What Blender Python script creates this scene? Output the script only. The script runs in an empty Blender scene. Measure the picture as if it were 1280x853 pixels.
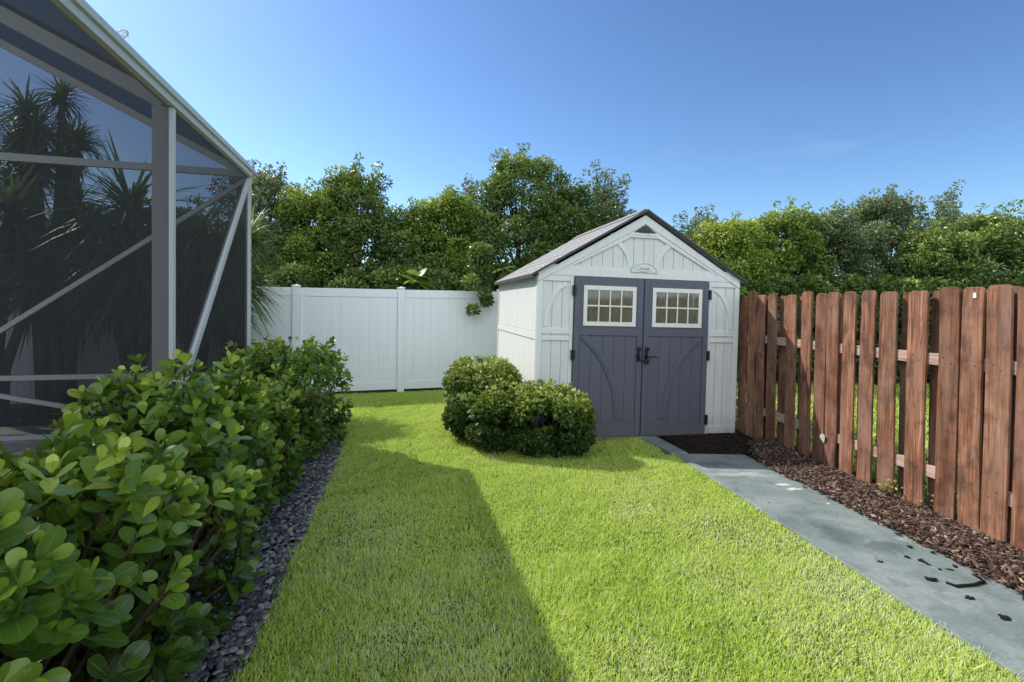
import bpy, bmesh, math, random
import numpy as np
from mathutils import Vector, Matrix
random.seed(7)
RNG = np.random.default_rng(11)
R = math.radians
SC = bpy.context.scene
COL = SC.collection
EYE = 1.55

# ------------------------------------------------------------------ helpers
def tag(o, label=None, cat=None, group=None, kind=None):
    if label: o['label'] = label
    if cat: o['category'] = cat
    if group: o['group'] = group
    if kind: o['kind'] = kind
    return o

def empty(name, loc, rot=(0, 0, 0)):
    o = bpy.data.objects.new(name, None)
    COL.objects.link(o)
    o.location = loc
    o.rotation_euler = rot
    o.empty_display_size = 0.2
    return o

def link(name, me, mat, parent=None, smooth=False):
    me.name = name
    if mat and not me.materials: me.materials.append(mat)
    if smooth:
        me.polygons.foreach_set('use_smooth', [True] * len(me.polygons))
    o = bpy.data.objects.new(name, me)
    COL.objects.link(o)
    if parent: o.parent = parent
    return o

class MB:
    """collects shapes into one mesh"""
    def __init__(s): s.bm = bmesh.new()
    def box(s, x0, x1, y0, y1, z0, z1, m=None):
        c = Matrix.Translation(((x0+x1)/2, (y0+y1)/2, (z0+z1)/2)) @ Matrix.Diagonal((abs(x1-x0), abs(y1-y0), abs(z1-z0), 1))
        if m: c = m @ c
        bmesh.ops.create_cube(s.bm, size=1, matrix=c)
    def prism(s, pts, y0, y1, m=None):
        """polygon in xz, extruded along y"""
        a = [s.bm.verts.new(Vector((p[0], y0, p[1]))) for p in pts]
        b = [s.bm.verts.new(Vector((p[0], y1, p[1]))) for p in pts]
        n = len(pts)
        s.bm.faces.new(a); s.bm.faces.new(b[::-1])
        for i in range(n):
            s.bm.faces.new((a[i], b[i], b[(i+1) % n], a[(i+1) % n]))
        if m: bmesh.ops.transform(s.bm, matrix=m, verts=a+b)
    def bar(s, p, q, w, h, up=(0, 0, 1)):
        """square bar from p to q: w across, h along up"""
        p, q = Vector(p), Vector(q)
        d = (q-p); L = d.length; d.normalize()
        up = Vector(up); sd = d.cross(up).normalized(); up = sd.cross(d).normalized()
        M = Matrix((( d.x, sd.x, up.x, 0), (d.y, sd.y, up.y, 0), (d.z, sd.z, up.z, 0), (0, 0, 0, 1)))
        M.translation = (p+q)/2
        bmesh.ops.create_cube(s.bm, size=1, matrix=M @ Matrix.Diagonal((L, w, h, 1)))
    def tube(s, pts, rads, n=8):
        rings = []
        for i, p in enumerate(pts):
            p = Vector(p)
            a = Vector(pts[max(i-1, 0)]); b = Vector(pts[min(i+1, len(pts)-1)])
            d = (b-a).normalized()
            ref = Vector((1, 0, 0)) if abs(d.x) < .8 else Vector((0, 1, 0))
            u = d.cross(ref).normalized(); v = d.cross(u)
            r = rads[i] if hasattr(rads, '__len__') else rads
            rings.append([s.bm.verts.new(p + (u*math.cos(2*math.pi*k/n) + v*math.sin(2*math.pi*k/n))*r) for k in range(n)])
        for i in range(len(rings)-1):
            for k in range(n):
                s.bm.faces.new((rings[i][k], rings[i][(k+1) % n], rings[i+1][(k+1) % n], rings[i+1][k]))
        s.bm.faces.new(rings[0][::-1]); s.bm.faces.new(rings[-1])
    def band(s, pts, w, y0, y1):
        """flat curved trim in the xz plane along pts"""
        n = len(pts); L = []; Rr = []
        for i in range(n):
            a = pts[max(i-1, 0)]; b = pts[min(i+1, n-1)]
            dx, dz = b[0]-a[0], b[1]-a[1]; l = math.hypot(dx, dz)
            nx, nz = -dz/l*w/2, dx/l*w/2
            L.append((pts[i][0]+nx, pts[i][1]+nz)); Rr.append((pts[i][0]-nx, pts[i][1]-nz))
        for i in range(n-1):
            s.prism([L[i], L[i+1], Rr[i+1], Rr[i]], y0, y1)
        bmesh.ops.remove_doubles(s.bm, verts=s.bm.verts, dist=1e-5)
    def build(s, name, mat, parent=None, bevel=0, smooth=False):
        bmesh.ops.recalc_face_normals(s.bm, faces=s.bm.faces)
        me = bpy.data.meshes.new(name)
        s.bm.to_mesh(me); s.bm.free()
        o = link(name, me, mat, parent, smooth)
        if bevel:
            md = o.modifiers.new('bevel', 'BEVEL'); md.width = bevel; md.segments = 2; md.limit_method = 'ANGLE'
        return o

def quads_mesh(name, V, F, attrs=None):
    me = bpy.data.meshes.new(name)
    V = np.asarray(V, dtype=np.float32).reshape(-1, 3); F = np.asarray(F, dtype=np.int32)
    k = F.shape[1]
    me.vertices.add(len(V)); me.vertices.foreach_set('co', V.ravel())
    me.loops.add(F.size); me.loops.foreach_set('vertex_index', F.ravel())
    me.polygons.add(len(F)); me.polygons.foreach_set('loop_start', np.arange(len(F), dtype=np.int32)*k)
    for nm, arr in (attrs or {}).items():
        at = me.attributes.new(nm, 'FLOAT', 'POINT'); at.data.foreach_set('value', np.asarray(arr, dtype=np.float32))
    me.update(calc_edges=True)
    return me

def nrm(a): return a/np.maximum(np.linalg.norm(a, axis=1, keepdims=True), 1e-9)

def leaves(P, A, N, L, W, rows, tint, cols=3, fold=.15, curl=.0, droop=0.0):
    """P base, A axis, N upper normal (N,3); rows: list of (t, halfwidth). Returns V, F, attrs"""
    n = len(P)
    A = nrm(A); S = nrm(np.cross(A, N)); N = np.cross(S, A)
    L = np.broadcast_to(L, (n,)); W = np.broadcast_to(W, (n,))
    curl = np.broadcast_to(curl, (n,)); droop = np.broadcast_to(droop, (n,))
    r = len(rows)
    V = np.zeros((n, r, cols, 3), dtype=np.float32)
    side = np.linspace(-1, 1, cols)
    T = np.zeros((n, r, cols)); E = np.zeros((n, r, cols))
    for i, (t, hw) in enumerate(rows):
        for j, sd in enumerate(side):
            V[:, i, j] = (P + A*(t*L)[:, None] + S*(sd*hw*W)[:, None]
                          + N*((fold*abs(sd)*hw*W) + curl*t*t*L)[:, None])
            V[:, i, j, 2] -= (droop*t*t*L)
            E[:, i, j] = abs(sd)
        T[:, i, :] = t
    base = np.arange(n)[:, None, None]*(r*cols)
    i = np.arange(r-1)[:, None]; j = np.arange(cols-1)[None, :]
    q = np.stack([i*cols+j, i*cols+j+1, (i+1)*cols+j+1, (i+1)*cols+j], axis=-1).reshape(1, -1, 4)
    F = (base + q).reshape(-1, 4)
    return V.reshape(-1, 3), F, {'tint': np.repeat(tint, r*cols), 'along': T.ravel(), 'edge': E.ravel()}

def randdir(n):
    return nrm(RNG.normal(size=(n, 3)))

# ------------------------------------------------------------------ materials
class NT:
    def __init__(s, name):
        s.m = bpy.data.materials.new(name); s.m.use_nodes = True
        s.t = s.m.node_tree; s.t.nodes.clear()
        s.out = s.n('ShaderNodeOutputMaterial')
    def n(s, ty, **k):
        nd = s.t.nodes.new(ty)
        for a, v in k.items():
            if a.startswith('i_'):
                key = a[2:].replace('_', ' ')
                nd.inputs[key].default_value = v
            else: setattr(nd, a, v)
        return nd
    def l(s, a, b): s.t.links.new(a, b)
    def coords(s, scale=(1, 1, 1), kind='Object', add_random=False):
        c = s.n('ShaderNodeTexCoord'); mp = s.n('ShaderNodeMapping'); mp.inputs['Scale'].default_value = scale
        s.l(c.outputs[kind], mp.inputs['Vector'])
        if add_random:
            oi = s.n('ShaderNodeObjectInfo'); ml = s.n('ShaderNodeMath', operation='MULTIPLY'); ml.inputs[1].default_value = 37.0
            s.l(oi.outputs['Random'], ml.inputs[0]); s.l(ml.outputs[0], mp.inputs['Location'])
        return mp.outputs[0]
    def noise(s, vec, scale, detail=4, rough=.55, dist=0):
        nd = s.n('ShaderNodeTexNoise'); nd.inputs['Scale'].default_value = scale
        nd.inputs['Detail'].default_value = detail; nd.inputs['Roughness'].default_value = rough; nd.inputs['Distortion'].default_value = dist
        if vec is not None: s.l(vec, nd.inputs['Vector'])
        return nd.outputs['Fac']
    def ramp(s, fac, stops):
        nd = s.n('ShaderNodeValToRGB'); e = nd.color_ramp.elements
        while len(e) > 1: e.remove(e[-1])
        e[0].position = stops[0][0]; e[0].color = (*stops[0][1], 1)
        for p, c in stops[1:]:
            x = e.new(p); x.color = (*c, 1)
        s.l(fac, nd.inputs[0]); return nd.outputs['Color']
    def mix(s, fac, a, b, mode='MIX'):
        nd = s.n('ShaderNodeMix', data_type='RGBA', blend_type=mode)
        for v, i in ((fac, 0), (a, 6), (b, 7)):
            if hasattr(v, 'is_output'): s.l(v, nd.inputs[i])
            elif i == 0: nd.inputs[0].default_value = v
            else: nd.inputs[i].default_value = (*v, 1)
        return nd.outputs[2]
    def math(s, op, a, b=0.0, clamp=False):
        nd = s.n('ShaderNodeMath', operation=op); nd.use_clamp = clamp
        for v, i in ((a, 0), (b, 1)):
            if hasattr(v, 'is_output'): s.l(v, nd.inputs[i])
            else: nd.inputs[i].default_value = v
        return nd.outputs[0]
    def attr(s, name):
        return s.n('ShaderNodeAttribute', attribute_name=name).outputs['Fac']
    def bump(s, h, strength=.3, dist=.01):
        nd = s.n('ShaderNodeBump'); nd.inputs['Strength'].default_value = strength; nd.inputs['Distance'].default_value = dist
        s.l(h, nd.inputs['Height']); return nd.outputs[0]
    def principled(s, color, rough=.5, normal=None, spec=.5, metallic=0):
        nd = s.n('ShaderNodeBsdfPrincipled')
        if hasattr(color, 'is_output'): s.l(color, nd.inputs['Base Color'])
        else: nd.inputs['Base Color'].default_value = (*color, 1)
        if hasattr(rough, 'is_output'): s.l(rough, nd.inputs['Roughness'])
        else: nd.inputs['Roughness'].default_value = rough
        nd.inputs['Specular IOR Level'].default_value = spec; nd.inputs['Metallic'].default_value = metallic
        if normal: s.l(normal, nd.inputs['Normal'])
        return nd.outputs[0]
    def done(s, sh): s.l(sh, s.out.inputs['Surface']); return s.m

def leaf_mat(name, stops, rough=.4, trans=.3, tcol=(.35, .5, .05), spec=.4, vein=False, noise_scale=0, rim=None):
    t = NT(name)
    c = t.ramp(t.attr('tint'), stops)
    if noise_scale:
        nz = t.noise(t.coords(), noise_scale, 3)
        c = t.mix(t.math('MULTIPLY', nz, .5), c, tuple(x*.45 for x in stops[0][1]))
    if vein:
        e = t.attr('edge'); mid = t.math('LESS_THAN', e, .07)
        c = t.mix(t.math('MULTIPLY', mid, .5), c, (.22, .3, .08))
        rimf = t.math('GREATER_THAN', e, .93)
        c = t.mix(t.math('MULTIPLY', rimf, .45), c, (.3, .36, .07))
    p = t.principled(c, rough, spec=spec)
    tr = t.n('ShaderNodeBsdfTranslucent')
    t.l(t.mix(.5, c, tcol), tr.inputs['Color'])
    mx = t.n('ShaderNodeMixShader'); mx.inputs[0].default_value = trans
    t.l(p, mx.inputs[1]); t.l(tr.outputs[0], mx.inputs[2])
    return t.done(mx.outputs[0])

def plain(name, col, rough=.5, spec=.5, metallic=0, nscale=8, namt=.15, bump=.1, bdist=.003):
    t = NT(name); v = t.coords()
    nz = t.noise(v, nscale, 6, .6)
    c = t.mix(nz, tuple(x*(1-namt) for x in col), tuple(min(1, x*(1+namt)) for x in col))
    return t.done(t.principled(c, rough, t.bump(t.noise(v, nscale*12, 3), bump, bdist), spec, metallic))

M = {}
# sunlit lawn blades
M['grass'] = leaf_mat('grass_blade', [(0, (0.211, 0.349, 0.068)), (.35, (0.606, 0.794, 0.121)), (.62, (0.744, 0.816, 0.197)), (.8, (0.744, 0.816, 0.466)), (1, (0.744, 0.816, 0.663))], .55, .42, (.5, .58, .14), .25)
M['tree_a'] = leaf_mat('ficus_leaf', [(0, (0.033, 0.066, 0.019)), (.45, (0.124, 0.188, 0.041)), (.8, (0.274, 0.352, 0.069)), (1, (0.603, 0.615, 0.113))], .38, .25, (.2, .3, .03), .5)
M['tree_b'] = leaf_mat('yellowish_leaf', [(0, (0.038, 0.085, 0.018)), (.4, (0.143, 0.222, 0.036)), (.8, (0.344, 0.428, 0.062)), (1, (0.609, 0.615, 0.102))], .4, .3, (.3, .4, .03), .45)
M['tree_c'] = leaf_mat('grey_green_leaf', [(0, (0.039, 0.069, 0.033)), (.45, (0.130, 0.172, 0.072)), (.8, (0.289, 0.321, 0.143)), (1, (0.525, 0.538, 0.215))], .42, .25, (.2, .28, .06), .45)
M['clusia'] = leaf_mat('thick_glossy_leaf', [(0, (0.032, 0.078, 0.011)), (.4, (0.100, 0.201, 0.023)), (.75, (0.247, 0.367, 0.038)), (1, (0.541, 0.636, 0.088))], .33, .2, (.45, .6, .05), .5, vein=True)
M['box'] = leaf_mat('small_hedge_leaf', [(0, (0.018, 0.040, 0.011)), (.45, (0.072, 0.128, 0.022)), (.75, (0.244, 0.309, 0.051)), (1, (0.517, 0.563, 0.145))], .45, .25, (.3, .4, .05), .3)
M['dracaena'] = leaf_mat('strap_leaf', [(0, (0.047, 0.083, 0.030)), (.5, (0.142, 0.213, 0.061)), (1, (0.378, 0.473, 0.142))], .38, .2, (.2, .3, .05), .5)
M['dry'] = leaf_mat('dry_strap_leaf', [(0, (.05, .035, .02)), (1, (.2, .14, .08))], .7, .15, (.3, .2, .1), .2)
M['bigleaf'] = leaf_mat('broad_leaf', [(0, (.06, .13, .02)), (1, (.2, .33, .04))], .4, .4, (.4, .6, .05), .4)
M['orange'] = leaf_mat('orange_old_leaf', [(0, (.6, .12, .02)), (1, (.7, .2, .03))], .5, .3, (.7, .2, .02), .3)

def bark(name, a, b):
    t = NT(name); v = t.coords((1, 1, .35))
    nz = t.noise(v, 14, 6, .65, .4)
    return t.done(t.principled(t.ramp(nz, [(.3, a), (.7, b)]), .9, t.bump(nz, .6, .01), .2))
M['bark'] = bark('bark', (.035, .025, .018), (.13, .1, .075))
M['palm_bark'] = bark('ringed_bark', (.04, .035, .03), (.14, .12, .1))

def resin(name, base, dirt, s=3):
    t = NT(name); v = t.coords()
    big = t.noise(v, s, 5, .6)
    grain = t.noise(t.coords((60, 60, 2.2)), 3, 4, .6)
    c = t.mix(t.math('MULTIPLY', big, .5), base, dirt)
    c = t.mix(t.math('MULTIPLY', grain, .14), c, tuple(x*.55 for x in base))
    streak = t.noise(t.coords((9, 9, .5)), 2.2, 5, .65)
    c = t.mix(t.math('MULTIPLY', t.math('SUBTRACT', streak, .5, True), 1.0), c, tuple(x*.6 for x in dirt))
    sz = t.n('ShaderNodeSeparateXYZ'); t.l(t.n('ShaderNodeTexCoord').outputs['Object'], sz.inputs[0])
    low = t.math('SUBTRACT', 1.0, t.math('MULTIPLY', sz.outputs['Z'], 3.2), True)
    spl = t.math('MULTIPLY', t.math('MULTIPLY', low, t.noise(v, 12, 6, .75)), .9, True)
    c = t.mix(spl, c, (.12, .11, .075))
    return t.done(t.principled(c, .55, t.bump(grain, .22, .002), .35))
M['shed_wall'] = resin('shed_resin_light', (.73, .74, .72), (.60, .615, .58))
M['shed_trim'] = resin('shed_resin_trim', (.78, .79, .775), (.66, .67, .65))
M['shed_door'] = resin('shed_resin_slate', (.118, .124, .162), (.09, .095, .126))
M['win_frame'] = resin('window_resin_white', (.8, .8, .74), (.68, .69, .6))
M['black'] = plain('black_hardware', (.012, .012, .013), .35, .5, nscale=30)
M['vent'] = plain('vent_dark', (.09, .095, .1), .6)
M['roof_edge'] = plain('roof_dark_trim', (.05, .052, .062), .6)

t = NT('resin_shingle'); v = t.coords()
br = t.n('ShaderNodeTexBrick'); t.l(t.coords((1, 1, 1)), br.inputs['Vector'])
br.inputs['Scale'].default_value = 3.2; br.inputs['Mortar Size'].default_value = .015; br.inputs['Bias'].default_value = -.2
br.inputs['Color1'].default_value = (.33, .33, .33, 1); br.inputs['Color2'].default_value = (.24, .24, .25, 1); br.inputs['Mortar'].default_value = (.1, .1, .1, 1)
c = t.mix(t.math('MULTIPLY', t.noise(v, 25, 6, .7), .5), br.outputs['Color'], (.42, .41, .39))
M['roof'] = t.done(t.principled(c, .85, t.bump(br.outputs['Fac'], .5, .01), .2))

# curtain-like glass behind the muntins
t = NT('dusty_window_glass'); v = t.coords((70, 70, 6))
nz = t.noise(v, 2, 5, .7)
c = t.ramp(nz, [(.3, (.05, .052, .036)), (.55, (.13, .13, .09)), (.75, (.24, .235, .18))])
M['glass'] = t.done(t.principled(c, .07, None, .9))

t = NT('vinyl_white'); v = t.coords()
c = t.mix(t.math('MULTIPLY', t.noise(v, 1.2, 5, .6), .45), (.82, .86, .88), (.72, .785, .81))
st = t.noise(t.coords((5, 5, .4)), 2.0, 4, .6)
c = t.mix(t.math('MULTIPLY', t.math('SUBTRACT', st, .5, True), .6), c, (.55, .62, .62))
M['vinyl'] = t.done(t.principled(c, .4, None, .4))

t = NT('aluminium_powder_coat'); v = t.coords()
c = t.mix(t.math('MULTIPLY', t.noise(v, 4, 6, .65), .6), (.63, .64, .64), (.5, .51, .5))
sp = t.math('GREATER_THAN', t.noise(t.coords((1, 1, 1)), 26, 3, .7), .69)
c = t.mix(t.math('MULTIPLY', sp, .5), c, (.18, .17, .15))
M['alu'] = t.done(t.principled(c, .5, None, .4))

t = NT('dark_insect_screen')
d = t.n('ShaderNodeBsdfDiffuse'); d.inputs['Color'].default_value = (.062, .061, .061, 1)
tr = t.n('ShaderNodeBsdfTransparent'); tr.inputs['Color'].default_value = (.97, .97, 1.0, 1)
lw = t.n('ShaderNodeLayerWeight'); lw.inputs['Blend'].default_value = .5
f = t.math('ADD', t.math('MULTIPLY', lw.outputs['Facing'], .62), .36, True)
mx = t.n('ShaderNodeMixShader'); t.l(f, mx.inputs[0]); t.l(tr.outputs[0], mx.inputs[1]); t.l(d.outputs[0], mx.inputs[2])
M['screen'] = t.done(mx.outputs[0])

# stained fence timber
t = NT('red_stained_timber')
oi = t.n('ShaderNodeObjectInfo')
v = t.coords((1, 1, 1), add_random=True)
stv = t.coords((22, 22, 1.1), add_random=True)
g = t.noise(stv, 2.0, 6, .65, .9)
blot = t.noise(v, 5.5, 5, .6, .5)
c = t.ramp(g, [(.28, (.045, .018, .012)), (.43, (.19, .075, .040)), (.56, (.40, .175, .10)), (.72, (.72, .42, .28))])
wn_ = t.n('ShaderNodeTexWhiteNoise', noise_dimensions='1D'); t.l(oi.outputs['Random'], wn_.inputs['W'])
c = t.mix(t.math('MULTIPLY', oi.outputs['Random'], .5), c, (.20, .085, .042))
c = t.mix(t.math('MULTIPLY', wn_.outputs['Value'], .6), c, (.10, .045, .03))
kn = t.n('ShaderNodeTexVoronoi'); kn.inputs['Scale'].default_value = 4.0; t.l(t.coords((1.15, 1.15, .62), add_random=True), kn.inputs['Vector'])
kf = t.math('SUBTRACT', 1.0, t.math('MULTIPLY', kn.outputs['Distance'], 4.2), True)
c = t.mix(t.math('MULTIPLY', kf, .85), c, (.05, .018, .011))
bd = t.ramp(blot, [(.47, (0, 0, 0)), (.68, (1, 1, 1))])
c = t.mix(t.math('MULTIPLY', bd, .8), c, (.06, .028, .02))
weath = t.noise(t.coords((3, 3, .8), add_random=True), 2.4, 5, .7); c = t.mix(t.math('MULTIPLY', t.math('SUBTRACT', weath, .45, True), 2.6, True), c, (.33, .20, .15))
M['timber'] = t.done(t.principled(c, .72, t.bump(t.math('SUBTRACT', g, kf), .5, .006), .25))
t = NT('pale_rail_timber'); g = t.noise(t.coords((30, 2, 30)), 2, 5, .6, .5)
c = t.ramp(g, [(.3, (.30, .17, .13)), (.6, (.52, .36, .3)), (.8, (.6, .46, .4))])
M['rail'] = t.done(t.principled(c, .75, t.bump(g, .3, .003), .2))

# painted concrete path with stains
def path_material():
    t = NT('painted_concrete'); v = t.coords()
    n1 = t.noise(v, 1.6, 7, .62, .3); n2 = t.noise(v, 22, 6, .7); n3 = t.noise(v, 90, 3, .6)
    c = t.ramp(n1, [(.32, (.11, .15, .15)), (.5, (.20, .245, .24)), (.68, (.31, .345, .335))])
    c = t.mix(t.math('MULTIPLY', n2, .45), c, (.10, .135, .135))
    n4 = t.noise(v, 45, 5, .75); c = t.mix(t.math('MULTIPLY', t.math('SUBTRACT', n4, .52, True), 3.0, True), c, (.38, .40, .39))
    n5 = t.noise(v, 9, 6, .7, .6); c = t.mix(t.math('MULTIPLY', t.math('SUBTRACT', n5, .5, True), 3.0, True), c, (.085, .12, .115))
    geo = t.n('ShaderNodeNewGeometry')
    # dark damp stains and pale scuffs at their places on the slab
    warp = t.n('ShaderNodeTexNoise'); warp.inputs['Scale'].default_value = 7; warp.inputs['Detail'].default_value = 5
    t.l(geo.outputs['Position'], warp.inputs['Vector'])
    wv = t.n('ShaderNodeVectorMath', operation='MULTIPLY_ADD'); t.l(warp.outputs['Color'], wv.inputs[0])
    wv.inputs[1].default_value = (.22, .22, 0); t.l(geo.outputs['Position'], wv.inputs[2])
    def spot(x, y, rx, ry, soft):
        mp = t.n('ShaderNodeMapping', vector_type='TEXTURE')
        mp.inputs['Location'].default_value = (x+.11, y+.11, 0); mp.inputs['Scale'].default_value = (rx, ry, 100)
        t.l(wv.outputs[0], mp.inputs['Vector'])
        ln = t.n('ShaderNodeVectorMath', operation='LENGTH'); t.l(mp.outputs[0], ln.inputs[0])
        return t.math('MULTIPLY', t.math('SUBTRACT', 1.0, ln.outputs['Value'], True), soft, True)
    for (x, y, rx, ry, s, amt, col) in [
            (2.24, 3.30, .14, .26, 1.6, .62, (.055, .085, .075)), (2.42, 3.12, .16, .10, 2, .55, (.05, .075, .07)),
            (2.18, 3.62, .12, .18, 1.2, .4, (.07, .10, .09)), (2.0, 4.75, .28, .08, 2, .45, (.08, .11, .10)),
            (2.1, 4.45, .35, .06, 2, .5, (.42, .46, .44)), (2.5, 2.1, .2, .25, 1.2, .35, (.09, .12, .12)),
            (2.36, 4.22, .05, .03, 2, .7, (.75, .78, .76)), (2.44, 4.10, .07, .03, 1.6, .7, (.7, .72, .7)), (2.05, 2.9, .12, .3, 1.2, .4, (.08, .12, .11)), (2.3, 2.4, .25, .12, 1.3, .4, (.08, .115, .11)), (2.6, 2.75, .1, .2, 1.3, .45, (.08, .11, .10)),
            (2.50, 3.82, .03, .03, 2, .6, (.7, .72, .7)),
            (2.66, 3.25, .10, .05, 1.5, .3, (.5, .5, .48))]:
        c = t.mix(t.math('MULTIPLY', spot(x, y, rx, ry, s), amt), c, col)
    h = t.math('ADD', n2, t.math('MULTIPLY', n3, .6))
    return t.done(t.principled(c, .78, t.bump(h, .35, .006), .3))
M['path'] = path_material()

def dirt_material(name, a, b, c2, sc=6):
    t = NT(name); v = t.coords()
    n1 = t.noise(v, sc, 8, .7, .2); n2 = t.noise(v, sc*9, 5, .7)
    c = t.ramp(n1, [(.3, a), (.55, b), (.75, c2)])
    c = t.mix(t.math('MULTIPLY', n2, .5), c, a)
    return t.done(t.principled(c, .95, t.bump(n2, .8, .02), .15))
M['soil'] = dirt_material('dark_soil', (.012, .01, .008), (.03, .022, .016), (.06, .045, .03))
M['shade_soil'] = dirt_material('black_shade_soil', (.004, .004, .004), (.009, .008, .007), (.02, .018, .015))  # soil colour blackened to stand in for the shade by the shed
M['turf'] = dirt_material('turf_soil', (.05, .07, .015), (.10, .13, .028), (.17, .16, .06), 3)
M['ground'] = dirt_material('open_grass_ground', (.05, .09, .012), (.1, .16, .022), (.18, .22, .04), 1.2)
M['patio'] = dirt_material('patio_concrete', (.38, .36, .33), (.5, .48, .44), (.6, .58, .54), 2)
t = NT('slate_pebble'); 
c = t.ramp(t.attr('tint'), [(0, (.03, .031, .034)), (.42, (.12, .122, .13)), (.75, (.30, .30, .29)), (.93, (.3, .29, .27)), (.96, (.25, .13, .08)), (1, (.34, .3, .25))])
M['stone'] = t.done(t.principled(c, .6, t.bump(t.noise(t.coords(), 60, 4), .3, .004), .4))
t = NT('bark_chip')
c = t.ramp(t.attr('tint'), [(0, (.03, .019, .014)), (.4, (.10, .062, .046)), (.7, (.22, .15, .115)), (1, (.50, .40, .32))])
M['chip'] = t.done(t.principled(c, .85, None, .2))

# ------------------------------------------------------------------ ground, lawn, path
def sheet(name, pts, z, mat, kind='structure'):
    bm = bmesh.new(); bm.faces.new([bm.verts.new((x, y, z)) for x, y in pts])
    me = bpy.data.meshes.new(name); bm.to_mesh(me); bm.free()
    return tag(link(name, me, mat), kind=kind)

sheet('ground', [(-400, -200), (400, -200), (400, 700), (-400, 700)], -.008, M['ground'])

def lawn_left(y): return np.interp(y, [0, 1.2, 2.0, 2.9, 3.6, 4.3, 5.15, 5.9, 7.0, 9], [-.92, -1.0, -1.13, -1.33, -1.48, -1.62, -1.82, -2.2, -2.9, -3.4])
def path_left(y): return 2.44-.143*y
def fence_y(x): return 8.10+.31*(x+3.5)          # white fence line
SHX, SHY, SHA, SHW, SHD = .26, 5.53, R(12), 2.58, 2.4
sc_, ss_ = math.cos(SHA), math.sin(SHA)
def shed_local(x, y):
    dx, dy = x-SHX, y-SHY
    return dx*sc_+dy*ss_, -dx*ss_+dy*sc_
def on_lawn(x, y):
    u, w = shed_local(x, y)
    rag = .02*np.sin(y*31)*np.sin(y*13+1)+.015*np.sin(y*71)
    ok = (x > lawn_left(y)+rag) & (y < fence_y(x)-.05)
    ok &= np.where(y < 5.08, x < path_left(y)+.012+rag, (x < 1.62))
    ok &= ~((w > -.03) & (u > -.06))
    return ok

ly = np.linspace(-3, 8.8, 60)
left = [(float(lawn_left(y)) if y < 8.2 else -3.4, float(y)) for y in ly if y < 8.0]
sheet('lawn', [(left[0][0], -3), (2.44+.429, -3), (path_left(5.08), 5.08), (1.62, 5.75), (.3, 5.55), (-.2, 8.1), (-.25, 9.08), (-3.4, 8.12)] + left[::-1], -.001, M['turf'])
# planting bed between lawn and screen, and behind the enclosure
sheet('planting_bed', [(-9, -3), (-.5, -3), (-1.0, 2), (-1.45, 4), (-2.0, 6.3), (-3.2, 8.1), (-9, 6.4)], -.004, M['soil'])
sheet('fence_bed', [(2.9, -3), (3.95, -3), (2.85, 6.5), (1.3, 7.6), (1.4, 5.05), (2.2, 5.05)], -.003, M['soil'])

sheet('soil_patch', [(1.80, 5.09), (2.46, 5.09), (2.80, 5.3), (2.72, 6.0), (1.74, 5.83)], .003, M['shade_soil'])
# path slab with real thickness
mb = MB()
def slab(pts, z0, z1, mb):
    a = [mb.bm.verts.new((x, y, z0)) for x, y in pts]; b = [mb.bm.verts.new((x, y, z1)) for x, y in pts]
    mb.bm.faces.new(a[::-1]); mb.bm.faces.new(b); n = len(pts)
    for i in range(n): mb.bm.faces.new((a[i], a[(i+1) % n], b[(i+1) % n], b[i]))
slab([(path_left(-3), -3), (2.74+.64, -3), (2.80, 2.5), (2.55, 4.35), (2.45, 5.08), (path_left(5.08), 5.08)], -.06, .022, mb)
slab([(path_left(5.08)-.02, 5.086), (path_left(5.08)+.15, 5.086), (1.72, 5.72), (1.52, 5.68)], -.06, .03, mb)
tag(mb.build('path', M['path'], bevel=.008), kind='structure')

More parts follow.
